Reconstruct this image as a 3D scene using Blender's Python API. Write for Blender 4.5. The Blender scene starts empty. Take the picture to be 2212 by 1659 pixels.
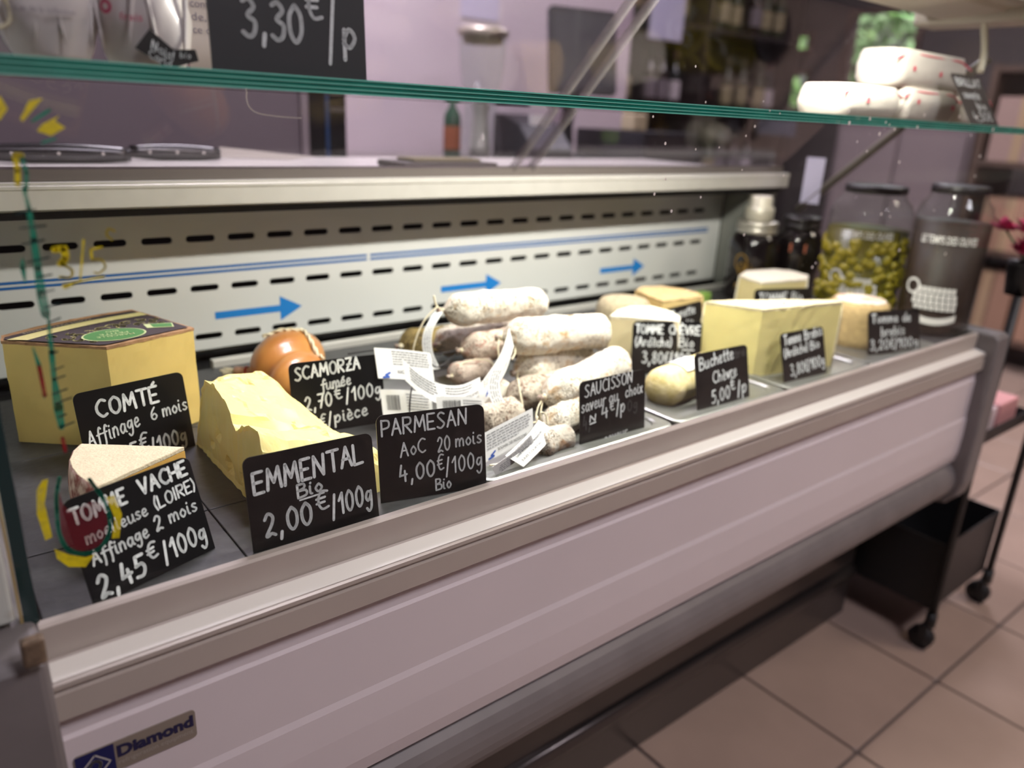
import bpy, bmesh, math, random
from mathutils import Vector, Matrix, noise
random.seed(7)
R = math.radians
scene = bpy.context.scene
COL = scene.collection

# ---------------------------------------------------------------- camera, world, lights, exposure
def make_camera():
    a, b, c = R(39.312), R(19.337), R(2.8555)
    fwd = Vector((math.sin(a)*math.cos(b), math.cos(a)*math.cos(b), -math.sin(b)))
    right = Vector((math.cos(a), -math.sin(a), 0)); up = right.cross(fwd)
    r2 = right*math.cos(c) + up*math.sin(c); u2 = -right*math.sin(c) + up*math.cos(c)
    cd = bpy.data.cameras.new('camera'); co = bpy.data.objects.new('camera', cd); COL.objects.link(co)
    m = Matrix((r2, u2, -fwd)).transposed().to_4x4(); m.translation = (0, 0, 1.0)
    co.matrix_world = m
    cd.sensor_width = 36; cd.lens = 1661/2212*36; cd.clip_start = .02; cd.clip_end = 60
    cd.dof.use_dof = True; cd.dof.focus_distance = .66; cd.dof.aperture_fstop = 3.2
    scene.camera = co
make_camera()

scene.view_settings.view_transform = 'Standard'
scene.view_settings.look = 'None'
scene.view_settings.exposure = 0.0
scene.view_settings.gamma = 1.0
scene.view_settings.use_curve_mapping = False
scene.cycles.use_denoising = True
scene.cycles.max_bounces = 10
scene.cycles.transparent_max_bounces = 24
scene.cycles.caustics_reflective = False
scene.cycles.caustics_refractive = False
scene.cycles.sample_clamp_indirect = 4

w = bpy.data.worlds.new('world'); scene.world = w; w.use_nodes = True
bgn = w.node_tree.nodes['Background']
bgn.inputs[0].default_value = (.86, .80, .88, 1); bgn.inputs[1].default_value = .45

def area(name, loc, rot, sx, sy, power, col):
    l = bpy.data.lights.new(name, 'AREA'); l.shape = 'RECTANGLE'; l.size = sx; l.size_y = sy
    l.energy = power; l.color = col
    o = bpy.data.objects.new(name, l); COL.objects.link(o); o.location = loc; o.rotation_euler = rot
    return o
# unseen ceiling panels put in for the room light; frames built with the ceiling
UNSEEN_LAMPS = [(.9, -1.0, 32, (.95, .90, 1.0)), (2.5, -.6, 24, (1.0, .82, .66)), (3.4, 1.7, 36, (.95, .90, 1.0)), (.9, 1.75, 66, (.97, .92, 1.0))]
for (x, y, p, c) in UNSEEN_LAMPS:
    area('unseen_ceiling_light', (x, y, 2.56), (0, 0, 0), .55, .55, p, c)
sun = bpy.data.lights.new('sun', 'SUN'); sun.energy = 11; sun.angle = R(3); sun.color = (1, .96, .9)
so = bpy.data.objects.new('sun', sun); COL.objects.link(so); so.rotation_euler = Vector((.15, -.55, .82)).to_track_quat('Z', 'Y').to_euler()

# ---------------------------------------------------------------- materials
MATS = {}
def lin(c): return tuple((x/12.92 if x <= .04045 else ((x+.055)/1.055)**2.4) for x in c)
def S(r, g, b): return lin((r/255, g/255, b/255))
def mat(name, col, rough=.5, metal=0, noise_amt=0, scale=60, bump=0, bscale=200, spec=.5, col2=None, emit=0, coat=0, detail=3, ramp=(.35, .65), sss=0):
    if name in MATS: return MATS[name]
    m = bpy.data.materials.new(name); m.use_nodes = True; nt = m.node_tree; b = nt.nodes['Principled BSDF']
    b.inputs['Base Color'].default_value = (*col, 1); b.inputs['Roughness'].default_value = rough
    b.inputs['Metallic'].default_value = metal; b.inputs['Specular IOR Level'].default_value = spec
    if coat: b.inputs['Coat Weight'].default_value = coat; b.inputs['Coat Roughness'].default_value = .08
    if sss:
        b.inputs['Subsurface Weight'].default_value = sss; b.inputs['Subsurface Radius'].default_value = (1, .7, .3); b.inputs['Subsurface Scale'].default_value = .006
    if emit: b.inputs['Emission Color'].default_value = (*col, 1); b.inputs['Emission Strength'].default_value = emit
    tc = nt.nodes.new('ShaderNodeTexCoord')
    if noise_amt or col2:
        n = nt.nodes.new('ShaderNodeTexNoise'); n.inputs['Scale'].default_value = scale; n.inputs['Detail'].default_value = detail
        nt.links.new(tc.outputs['Object'], n.inputs['Vector'])
        r = nt.nodes.new('ShaderNodeValToRGB'); r.color_ramp.elements[0].position = ramp[0]; r.color_ramp.elements[1].position = ramp[1]
        c2 = col2 if col2 else tuple(x*(1-noise_amt) for x in col)
        r.color_ramp.elements[0].color = (*c2, 1); r.color_ramp.elements[1].color = (*col, 1)
        nt.links.new(n.outputs['Fac'], r.inputs['Fac']); nt.links.new(r.outputs['Color'], b.inputs['Base Color'])
    if bump:
        n2 = nt.nodes.new('ShaderNodeTexNoise'); n2.inputs['Scale'].default_value = bscale; n2.inputs['Detail'].default_value = 4
        nt.links.new(tc.outputs['Object'], n2.inputs['Vector'])
        bp = nt.nodes.new('ShaderNodeBump'); bp.inputs['Strength'].default_value = bump; bp.inputs['Distance'].default_value = .002
        nt.links.new(n2.outputs['Fac'], bp.inputs['Height']); nt.links.new(bp.outputs['Normal'], b.inputs['Normal'])
    MATS[name] = m; return m
def glass(name, tint=(.97, .99, .98), ior=1.45, rough=0.0):
    if name in MATS: return MATS[name]
    m = bpy.data.materials.new(name); m.use_nodes = True; nt = m.node_tree; nt.nodes.remove(nt.nodes['Principled BSDF'])
    out = nt.nodes['Material Output']; t = nt.nodes.new('ShaderNodeBsdfTransparent'); t.inputs[0].default_value = (*tint, 1)
    g = nt.nodes.new('ShaderNodeBsdfGlossy'); g.inputs['Roughness'].default_value = rough
    f = nt.nodes.new('ShaderNodeFresnel'); ge = nt.nodes.new('ShaderNodeNewGeometry')
    mi = nt.nodes.new('ShaderNodeMix'); mi.inputs[2].default_value = ior; mi.inputs[3].default_value = 1/ior   # same reflectance on both faces of the pane
    nt.links.new(ge.outputs['Backfacing'], mi.inputs[0]); nt.links.new(mi.outputs[0], f.inputs['IOR'])
    mx = nt.nodes.new('ShaderNodeMixShader'); nt.links.new(f.outputs[0], mx.inputs[0]); nt.links.new(t.outputs[0], mx.inputs[1]); nt.links.new(g.outputs[0], mx.inputs[2])
    nt.links.new(mx.outputs[0], out.inputs[0]); MATS[name] = m; return m
def veil(name, col, alpha, scale=150):   # thin paint film that lets part of the light through, uneven like marker strokes
    if name in MATS: return MATS[name]
    m = bpy.data.materials.new(name); m.use_nodes = True; nt = m.node_tree; b = nt.nodes['Principled BSDF']
    b.inputs['Base Color'].default_value = (*col, 1); b.inputs['Roughness'].default_value = .55
    tc = nt.nodes.new('ShaderNodeTexCoord'); n = nt.nodes.new('ShaderNodeTexNoise'); n.inputs['Scale'].default_value = scale
    nt.links.new(tc.outputs['Object'], n.inputs['Vector'])
    mr = nt.nodes.new('ShaderNodeMapRange'); mr.inputs[1].default_value = .3; mr.inputs[2].default_value = .6
    mr.inputs[3].default_value = alpha*.75; mr.inputs[4].default_value = min(1, alpha*1.15)
    nt.links.new(n.outputs['Fac'], mr.inputs[0]); nt.links.new(mr.outputs[0], b.inputs['Alpha'])
    MATS[name] = m; return m
def mold_mat(name, base, spots, specks, seed):
    if name in MATS: return MATS[name]
    m = bpy.data.materials.new(name); m.use_nodes = True; nt = m.node_tree; b = nt.nodes['Principled BSDF']; L = nt.links
    tc = nt.nodes.new('ShaderNodeTexCoord'); mp = nt.nodes.new('ShaderNodeMapping'); mp.inputs['Location'].default_value = (seed, seed*.7, 0)
    L.new(tc.outputs['Object'], mp.inputs[0])
    def nz(sc, det, dist=0):
        n = nt.nodes.new('ShaderNodeTexNoise'); n.inputs['Scale'].default_value = sc; n.inputs['Detail'].default_value = det; n.inputs['Distortion'].default_value = dist
        L.new(mp.outputs[0], n.inputs['Vector']); return n
    def mr(n, a, bb):
        r = nt.nodes.new('ShaderNodeMapRange'); r.inputs[1].default_value = a; r.inputs[2].default_value = bb; L.new(n.outputs['Fac'], r.inputs[0]); return r
    n1 = nz(85, 6, 1.2); n2 = nz(210, 4, 3.0); n3 = nz(38, 3)
    m1 = nt.nodes.new('ShaderNodeMix'); m1.data_type = 'RGBA'; m1.inputs[6].default_value = (*base, 1); m1.inputs[7].default_value = (*spots, 1)
    L.new(mr(n1, .53, .72).outputs[0], m1.inputs[0])
    m2 = nt.nodes.new('ShaderNodeMix'); m2.data_type = 'RGBA'; m2.inputs[7].default_value = (*specks, 1)
    mul = nt.nodes.new('ShaderNodeMath'); mul.operation = 'MULTIPLY'
    L.new(mr(n2, .50, .60).outputs[0], mul.inputs[0]); L.new(mr(n3, .40, .58).outputs[0], mul.inputs[1])
    L.new(mul.outputs[0], m2.inputs[0]); L.new(m1.outputs[2], m2.inputs[6]); L.new(m2.outputs[2], b.inputs['Base Color'])
    b.inputs['Roughness'].default_value = .85; b.inputs['Specular IOR Level'].default_value = .2
    bp = nt.nodes.new('ShaderNodeBump'); bp.inputs['Strength'].default_value = .6; bp.inputs['Distance'].default_value = .002
    L.new(n2.outputs['Fac'], bp.inputs['Height']); L.new(bp.outputs[0], b.inputs['Normal'])
    MATS[name] = m; return m

M_GLASS = glass('clear_glass', (.98, .99, .985), 1.30)
M_JARGLASS = glass('jar_glass', (.93, .97, .95), 1.4)
M_PLEXI = glass('grey_acrylic', (.86, .83, .86), 1.42)
M_TEAL = mat('glass_edge_teal', S(16, 130, 112), .15, noise_amt=.35, scale=25, coat=.6)
M_TEAL2 = mat('glass_edge_light', S(130, 220, 200), .12, coat=.5)
M_EDGEDARK = mat('glass_edge_dark', S(28, 52, 52), .12, coat=.6)
M_ALU = mat('anodised_rail', S(188, 178, 168), .38, .12, .04, 20, spec=.5)
M_PANEL = mat('white_lacquer', S(222, 212, 214), .38, 0, .03, 6, coat=.15)
M_GREYPL = mat('grey_plastic', S(122, 116, 115), .5, 0, .12, 18)
M_KICK = mat('dark_kick_steel', S(96, 90, 88), .28, .7)
M_STEEL = mat('brushed_steel', S(214, 211, 204), .36, .35, .05, 40)
M_TRAY = mat('tray_steel', S(150, 152, 148), .40, .9, .08, 60, bump=.05, bscale=300)
M_WPANEL = mat('white_sheet_steel', S(225, 226, 224), .35, .15)
M_BLACK = mat('slot_black', S(10, 10, 12), .6)
M_BLUE = mat('blue_print', S(25, 125, 205), .5)
M_BLUED = mat('blue_line_print', S(20, 95, 165), .5)
M_SLATE = mat('slate', S(58, 58, 60), .42, 0, .35, 90, bump=.12, bscale=160, detail=6)
M_SIGN = mat('chalkboard_sign', S(18, 18, 20), .33, 0, .12, 50, spec=.22)
M_INK = mat('chalk_ink', S(232, 235, 236), .7, 0, .22, 420, ramp=(.3, .55))
M_INKFAINT = mat('chalk_ink_faint', S(62, 62, 64), .7)
M_PAPER = mat('white_paper', S(240, 240, 238), .75, bump=.05, bscale=120)
M_PRINT = mat('grey_print', S(120, 122, 126), .8)
M_PRINTD = mat('dark_print', S(50, 52, 60), .8)
M_PRINTB = mat('blue_logo_print', S(50, 90, 180), .7)
M_STRING = mat('cotton_string', S(226, 216, 186), .85, bump=.3, bscale=900)
M_STRINGB = mat('black_string', S(34, 32, 32), .8)

# ---------------------------------------------------------------- mesh helpers
class MB:
    def __init__(s): s.v = []; s.f = []
    def add(s, vs, fs):
        k = len(s.v); s.v += [tuple(p) for p in vs]; s.f += [tuple(i+k for i in f) for f in fs]; return s
    def box(s, x0, x1, y0, y1, z0, z1):
        return s.add([(x0,y0,z0),(x1,y0,z0),(x1,y1,z0),(x0,y1,z0),(x0,y0,z1),(x1,y0,z1),(x1,y1,z1),(x0,y1,z1)],
                     [(0,3,2,1),(4,5,6,7),(0,1,5,4),(1,2,6,5),(2,3,7,6),(3,0,4,7)])
    def loft(s, rings, cap0=True, cap1=True, closed=True):
        n = len(rings[0]); vs = [p for r in rings for p in r]; fs = []
        for i in range(len(rings)-1):
            for j in range(n if closed else n-1):
                k = (j+1) % n; fs.append((i*n+j, i*n+k, (i+1)*n+k, (i+1)*n+j))
        if cap0: fs.append(tuple(reversed(range(n))))
        if cap1: fs.append(tuple((len(rings)-1)*n+j for j in range(n)))
        return s.add(vs, fs)
    def prism_x(s, prof, x0, x1):      # profile [(y,z)] swept along x
        return s.loft([[(x0,y,z) for y,z in prof], [(x1,y,z) for y,z in prof]])
    def prism_z(s, poly, z0, z1):
        return s.loft([[(x,y,z0) for x,y in poly], [(x,y,z1) for x,y in poly]])
    def lathe(s, prof, c=(0,0,0), n=32, cap=True):   # prof [(r,z)]
        rings = [[(c[0]+r*math.cos(2*math.pi*j/n), c[1]+r*math.sin(2*math.pi*j/n), c[2]+z) for j in range(n)] for r, z in prof]
        return s.loft(rings, cap, cap)
    def tube(s, pts, rad, n=8, rfun=None):
        pts = [Vector(p) for p in pts]; rings = []; prev = None
        for i, p in enumerate(pts):
            t = (pts[min(i+1, len(pts)-1)] - pts[max(i-1, 0)]).normalized()
            if prev is None:
                a = Vector((0, 0, 1)) if abs(t.z) < .9 else Vector((1, 0, 0)); u = t.cross(a).normalized()
            else: u = (prev - t*prev.dot(t)).normalized()
            prev = u; v = t.cross(u); r = rfun(i) if rfun else rad
            rings.append([p + u*r*math.cos(2*math.pi*j/n) + v*r*math.sin(2*math.pi*j/n) for j in range(n)])
        return s.loft(rings)
    def build(s, name, m, parent=None, smooth=False, bevel=0, seg=2, mods=None):
        me = bpy.data.meshes.new(name); me.from_pydata(s.v, [], s.f); me.update()
        bm = bmesh.new(); bm.from_mesh(me); bmesh.ops.recalc_face_normals(bm, faces=bm.faces); bm.to_mesh(me); bm.free()
        me.materials.append(m)
        if smooth:
            for p in me.polygons: p.use_smooth = True
        o = bpy.data.objects.new(name, me); COL.objects.link(o)
        if bevel:
            md = o.modifiers.new('bevel', 'BEVEL'); md.width = bevel; md.segments = seg; md.limit_method = 'ANGLE'; md.angle_limit = R(40)
        if parent: attach(o, parent)
        return o
BASE = {}
def attach(o, parent):
    o.parent = parent
    if parent.name in BASE: o.matrix_parent_inverse = BASE[parent.name].inverted()
def thing(name, label, cat, loc=(0, 0, 0), group=None):
    o = bpy.data.objects.new(name, None); COL.objects.link(o); o.location = loc; o.empty_display_size = .05
    o['label'] = label; o['category'] = cat
    if group: o['group'] = group
    BASE[o.name] = Matrix.Translation(loc); return o
def tag(o, label, cat, group=None):
    o['label'] = label; o['category'] = cat
    if group: o['group'] = group
    return o
def struct(o): o['kind'] = 'structure'; return o
def catmull(pts, k=5):
    P = [Vector(p) for p in pts]; out = []
    for i in range(len(P)-1):
        a = P[max(i-1, 0)]; b = P[i]; c = P[i+1]; d = P[min(i+2, len(P)-1)]
        for j in range(k):
            t = j/k; out.append(.5*((2*b) + (c-a)*t + (2*a-5*b+4*c-d)*t*t + (3*b-a-3*c+d)*t**3))
    out.append(P[-1]); return out
def rrect(w, h, r, n=5, corners=(1,1,1,1)):   # rounded rectangle centred on 0; corners bl, br, tr, tl
    out = []
    for k, (cx, cy, a0) in enumerate([(-w/2, -h/2, 180), (w/2, -h/2, 270), (w/2, h/2, 0), (-w/2, h/2, 90)]):
        rr = r if corners[k] else 1e-4
        ox = cx + (rr if cx < 0 else -rr); oy = cy + (rr if cy < 0 else -rr)
        for i in range(n+1):
            a = R(a0 + 90*i/n); out.append((ox+rr*math.cos(a), oy+rr*math.sin(a)))
    return out
class Frame:   # flat drawing plane: origin, right, up, normal
    def __init__(s, o, u, v): s.o = Vector(o); s.u = Vector(u).normalized(); s.v = Vector(v).normalized(); s.n = s.u.cross(s.v)
    def p(s, a, b, h=0): return s.o + s.u*a + s.v*b + s.n*h
def ribbon(mb, fr, pts, wd, h=.0003, n=6):   # marker stroke lying on a plane; wd number or list
    pts = [Vector((p[0], p[1])) for p in pts]
    W = wd if isinstance(wd, (list, tuple)) else [wd]*len(pts)
    for i in range(len(pts)-1):
        d = pts[i+1]-pts[i]
        if d.length < 1e-7: continue
        q = Vector((-d.y, d.x)).normalized()
        a, b = q*W[i]/2, q*W[i+1]/2
        mb.add([fr.p(*(pts[i]+a), h), fr.p(*(pts[i]-a), h), fr.p(*(pts[i+1]-b), h), fr.p(*(pts[i+1]+b), h)], [(0, 1, 2, 3)])
    for i, p in enumerate(pts):
        mb.add([fr.p(p.x+W[i]/2*math.cos(2*math.pi*k/n), p.y+W[i]/2*math.sin(2*math.pi*k/n), h) for k in range(n)], [tuple(range(n))])
def flat(mb, fr, poly, h=.0003):
    mb.add([fr.p(a, b, h) for a, b in poly], [tuple(range(len(poly)))])

# ---------------------------------------------------------------- handwriting
# each glyph: advance, strokes; 'c' strokes are smoothed. grid: cap height 10, x height 6
G = {
'A': (7, [[0,0,3,10,6,0],[1,4,5,4]]), 'B': (6.5, [[0,0,0,10],['c',0,10,4,9.5,4,6.5,0,5.3],['c',0,5.3,5,4.5,5,.8,0,0]]),
'C': (7, [['c',6,9,3.4,10,.6,7,.6,3,3.4,0,6,1]]), 'E': (6, [[5,10,0,10,0,0,5,0],[0,5,4,5]]), 'H': (7, [[0,0,0,10],[5.5,0,5.5,10],[0,5,5.5,5]]),
'I': (2.5, [[.5,0,.5,10]]), 'L': (6, [[0,10,0,0,5,0.2]]), 'M': (8.5, [[0,0,1,10,3.6,3,6.4,10,7.4,0]]), 'N': (7.4, [[0,0,.5,10,5.5,0,6,10]]),
'O': (7.6, [['c',3.3,10,.6,7.6,.6,2.6,3.3,0,6,2.6,6,7.6,3.3,10]]), 'P': (6.2, [[0,0,0,10],['c',0,10,4.8,9.4,4.8,5.6,0,4.6]]),
'R': (6.8, [[0,0,0,10],['c',0,10,4.8,9.4,4.8,5.8,0,4.8],[1.6,4.8,5.4,0]]), 'S': (6.2, [['c',5,9,2.6,10,.6,8,2.8,5.2,5,2.6,2.6,0,0,1]]),
'T': (7, [[0,10,6.4,10],[3.2,10,3.2,0]]), 'U': (7, [['c',0,10,.3,3,2.8,0,5.2,3,5.6,10]]), 'V': (7, [[0,10,3,0,6,10]]),
'Z': (6.5, [[0,10,5.4,10,.2,0,5.6,0],[1,5,4.6,5]]), 'J': (5, [['c',4,10,4,2,2,0,0,1.5]]), 'F': (5.6, [[4.8,10,0,10,0,0],[0,5,3.6,5]]), 'D': (7, [[0,0,0,10],['c',0,10,5,9,6,5,5,1,0,0]]),
'a': (6, [['c',4.4,5,2.2,6,.4,3,2,0,4.2,2.4,4.5,5.6,4.6,1,5.6,0]]), 'b': (5.6, [['c',.4,10,.4,1,2.4,0,4.6,2.8,2.6,5.4,.6,3.6]]), 'c': (5, [['c',4,5,2.2,6,.4,3,2,0,4.2,1]]),
'd': (6, [['c',4.4,5,2.2,5.8,.4,3,2,0,4.2,2.4,4.6,10,4.7,1,5.6,0]]), 'e': (5.2, [['c',.5,2.8,3.8,3.6,3.4,5.8,1.6,5.6,.5,2.6,2,0,4.6,1]]), 'f': (4.4, [['c',4.2,8.8,3,10,1.8,7,1.8,0,1.2,-3.6],[0,5.4,3.8,5.6]]),
'g': (5.8, [['c',4.4,5.4,2,6,.6,3.4,2.2,1.4,4.3,4,4.6,5.8,4.4,-1.4,2.4,-3.8,.6,-2]]), 'h': (5.6, [[.4,10,.4,0],['c',.4,3,2.4,5.8,4.2,4,4.4,0]]), 'i': (2.6, [['c',.5,6,.5,1,1.6,0],[.7,8.2,.8,8.6]]),
'l': (2.8, [['c',.5,10,.5,1,1.8,0]]), 'm': (8, [[.4,6,.4,0],['c',.4,3,2,6,3.4,4.6,3.5,0],['c',3.5,3,5.2,6,6.6,4.6,6.8,0]]), 'n': (5.6, [[.4,6,.4,0],['c',.4,3,2.4,6,4.2,4.4,4.4,0]]),
'o': (5.4, [['c',2.4,6,.4,3.2,2.2,0,4.4,2.8,2.6,6]]), 'p': (5.6, [[.4,6,.4,-3.6],['c',.4,3,2.4,6.2,4.4,3.6,2.6,.4,.4,1.6]]), 'r': (4.4, [[.4,6,.4,0],['c',.4,3,1.8,5.8,3.8,5.6]]),
's': (4.6, [['c',3.6,5.4,1.8,6,.6,4.6,2.2,3,3.6,1.4,1.8,0,.2,.8]]), 't': (3.8, [['c',1.4,9,1.4,1,3,0],[0,6,3.2,6]]), 'u': (5.8, [['c',.4,6,.6,1,2.2,0,4,2,4.4,6,4.5,1,5.4,0]]), 'v': (5, [[.2,6,2.2,0,4.2,6]]), 'x': (5, [[.2,6,4,0],[.2,0,4,6]]),
'0': (6.4, [['c',2.6,10,.4,7,.6,2.4,2.6,0,4.8,2.6,4.8,7.4,2.6,10]]), '1': (4.6, [[0,6.6,2.6,10,2.6,0]]), '2': (6.4, [['c',.4,7.6,2.2,10,4.4,8.2,3.6,5,.6,.6,1.6,.1,3,1,5,0]]),
'3': (6, [['c',.4,9.2,2.6,10,4.4,8,2,5.6,4.6,4,4,1,2,0,0,1]]), '4': (6.2, [['c',1.4,10,.4,4,.6,3.6,4.8,4.2],[3.6,6.4,3.8,0]]), '5': (6, [[4.6,10,1,10,.6,5.6],['c',.6,5.6,3.6,6,4.6,3.4,3,.4,0,.6]]),
'6': (6, [['c',3.6,10,.8,6,.6,1.8,2.6,0,4.6,2.2,3,4.8,.8,3.4]]), '7': (6, [[.2,10,4.8,10,2,0],[1,5,4.4,5.2]]), '8': (6, [['c',2.6,5.4,.6,7.6,2.6,10,4.4,7.8,2.6,5.4,.4,2.6,2.6,0,4.8,2.6,2.6,5.4]]),
'9': (6, [['c',4.4,8,2.4,10,.6,7.6,2.2,5.2,4.4,7.6,4.4,3,2,0]]), '€': (5, [['c',4.4,9.4,2.6,10,1.2,7.6,1,3.2,2.2,.2,4.4,.8],[.1,6.2,3.2,6.4],[.1,3.8,3,4]]), '/': (4.6, [[.4,-1.6,2.6,10.4]]), ',': (3, [[1,.8,.4,-2.4]]), '(': (3.4, [['c',2.4,10.6,.6,5,2.2,-1]]), ')': (3.4, [['c',.2,10.6,2,5,.4,-1]]),
' ': (4.5, []), '.': (2.4, [[.6,0,.7,.3]]), '!': (2.4, [[.8,10,.6,3],[.5,0,.6,.3]]), "'": (2, [[.6,10,.4,8]]), '~': (5.4, [[0,0,.4,6,3.4,0,3.8,6],[0,-2,3.8,-1.6]]),
}
ACC = {'É': ('E', [[2.4,11.2,4,12.8]]), 'È': ('E', [[1,12.8,2.6,11.2]]), 'é': ('e', [[2,7.4,3.6,8.6]]), 'è': ('e', [[1,8.8,2.6,7.4]])}
def text_strokes(txt, small=None):
    x = 0; out = []
    for ch in txt:
        extra = []
        if ch in ACC: base, extra = ACC[ch]; ad, st = G[base]
        else: ad, st = G[ch]
        for s in list(st)+list(extra):
            sm = s[0] == 'c'; q = s[1:] if sm else s
            pts = [Vector((q[i]+x, q[i+1])) for i in range(0, len(q), 2)]
            if sm: pts = catmull(pts, 4)
            out.append(pts)
        x += ad+.9
    return out, x-.9
def write(mb, fr, txt, x0, x1, y0, hgt, pen, y1=None, jit=.02, h=.0004):
    """handwritten line between x0 and x1; baseline y0 (to y1 at the right end), cap height hgt"""
    st, wd = text_strokes(txt); sx = (x1-x0)/wd; sy = hgt/10; y1 = y0 if y1 is None else y1
    rnd = random.Random(txt)
    for pts in st:
        dx, dy = rnd.uniform(-jit, jit)*hgt, rnd.uniform(-jit, jit)*hgt
        ribbon(mb, fr, [(x0+p.x*sx+dx, y0+(y1-y0)*(p.x/wd)+p.y*sy+dy) for p in pts], pen, h)
_font_cache = {}
def font_mesh(mb, fr, txt, x0, y0, size, width=None, bold=0, h=.0004):
    """printed lettering from the built-in typeface"""
    key = (txt, bold)
    if key not in _font_cache:
        cu = bpy.data.curves.new('t', 'FONT'); cu.body = txt; cu.offset = bold; cu.resolution_u = 3
        o = bpy.data.objects.new('t', cu); COL.objects.link(o)
        me = bpy.data.meshes.new_from_object(o.evaluated_get(bpy.context.evaluated_depsgraph_get()))
        _font_cache[key] = ([v.co.copy() for v in me.vertices], [tuple(p.vertices) for p in me.polygons])
        bpy.data.objects.remove(o); bpy.data.curves.remove(cu); bpy.data.meshes.remove(me)
    vs, fs = _font_cache[key]
    xs = [v.x for v in vs]; W = max(xs)-min(xs); sx = size if width is None else width/W
    mb.add([fr.p(x0+(v.x-min(xs))*sx, y0+v.y*size, h) for v in vs], fs)
def text_lines(mb, fr, x0, x1, y0, y1, n, h=.0004, seed=1, thick=.35):
    """rows of print too small to read"""
    rnd = random.Random(seed); dy = (y0-y1)/n
    for i in range(n):
        y = y0-dy*(i+.5); x = x0
        end = x1 - (rnd.random()*.3*(x1-x0) if i == n-1 else rnd.random()*.06*(x1-x0))
        while x < end:
            l = min(rnd.uniform(.03, .11)*(x1-x0), end-x); t = dy*thick/2
            flat(mb, fr, [(x, y-t), (x+l, y-t), (x+l, y+t), (x, y+t)], h); x += l+.018*(x1-x0)

# ================================================================= the room
def V2(o, u, v): return Frame(o, u, v)
# floor: grout bed with separate tiles
M_TILE = mat('floor_tile', S(166, 144, 132), .32, 0, .10, 7, bump=.04, bscale=40, detail=5)
M_GROUT = mat('grout', S(96, 84, 80), .9)
M_WALL = mat('wall_paint', S(205, 192, 198), .8, 0, .04, 3)
M_WALLD = mat('dark_wall', S(88, 78, 78), .8, 0, .2, 2)
M_CEIL = mat('ceiling_paint', S(190, 182, 188), .9)
floor = struct(MB().box(-3, 8, -4, 5, -.06, -.004).build('floor', M_GROUT))
T = .3008; GAP = .006
tb = MB(); pr = rrect(T-GAP, T-GAP, .004, 1)
tb.loft([[(x, y, -.02) for x, y in pr], [(x, y, -.0015) for x, y in pr], [(x*.992, y*.992, 0) for x, y in pr]])
tile0 = None
for i in range(-1, 16):
    for j in range(-6, 5):
        cx = .8395 + T*(i-1) + T/2; cy = .4135 + T*j + T/2
        if cx < 2.2 and cy > .8: continue
        if cx > 4.8 or (cx < .6 and cy < -.6): continue
        if tile0 is None: tile0 = tb.build('tile', M_TILE); o = tile0
        else: o = tile0.copy(); COL.objects.link(o)
        o.location = (cx, cy, random.uniform(-.0006, .0002)); o.parent = floor
# walls
WY = 2.35; WX = 5.0
wb = MB(); wb.box(-2.5, 2.45, WY, WY+.12, 0, 2.6); struct(wb.build('wall_back', M_WALL))
struct(MB().box(2.33, WX, 3.7, 3.82, 0, 2.6).build('wall_alcove', M_WALLD))
struct(MB().box(2.33, 2.45, WY+.12, 3.7, 0, 2.6).build('wall_return', M_WALLD))
struct(MB().box(-2.62, -2.5, -3, WY+.12, 0, 2.6).build('wall_left', M_WALL))
struct(MB().box(-2.62, WX+.12, -3.12, -3, 0, 2.6).build('wall_front', mat('front_wall_paint', S(120, 104, 104), .8)))
struct(MB().box(-3, 5.12, -4, 5, 2.6, 2.7).build('ceiling', M_CEIL))
# right wall with two window openings
WIN = [(2.42, 2.90, 1.18, 1.72), (3.13, 3.36, 1.47, 1.61), (3.10, 3.34, 1.10, 1.37), (3.44, 3.62, 1.60, 1.80)]
def wall_with_holes(name, x0, x1, y0, y1, z0, z1, holes, m):
    ys = sorted(set([y0, y1]+[h[0] for h in holes]+[h[1] for h in holes])); zs = sorted(set([z0, z1]+[h[2] for h in holes]+[h[3] for h in holes]))
    mb = MB()
    for a, b in zip(ys, ys[1:]):
        for c, d in zip(zs, zs[1:]):
            my, mz = (a+b)/2, (c+d)/2
            if any(h[0] < my < h[1] and h[2] < mz < h[3] for h in holes): continue
            mb.box(x0, x1, a, b, c, d)
    return struct(mb.build(name, m))
wall_with_holes('wall_right', WX, WX+.12, -3, 3.82, 0, 2.6, WIN, M_WALLD)
M_WFRAME = mat('brown_window_frame', S(96, 76, 70), .6)
for k, (a, b, c, d) in enumerate(WIN):
    mb = MB(); t = .03
    mb.box(WX-.03, WX+.05, a, a+t, c, d); mb.box(WX-.03, WX+.05, b-t, b, c, d); mb.box(WX-.03, WX+.05, a+t, b-t, c, c+t); mb.box(WX-.03, WX+.05, a+t, b-t, d-t, d)
    wo = struct(mb.build('window_%d' % (k+1), M_WFRAME))
    MB().box(WX+.01, WX+.016, a+t, b-t, c+t, d-t).build('pane', M_GLASS, wo)
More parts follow.
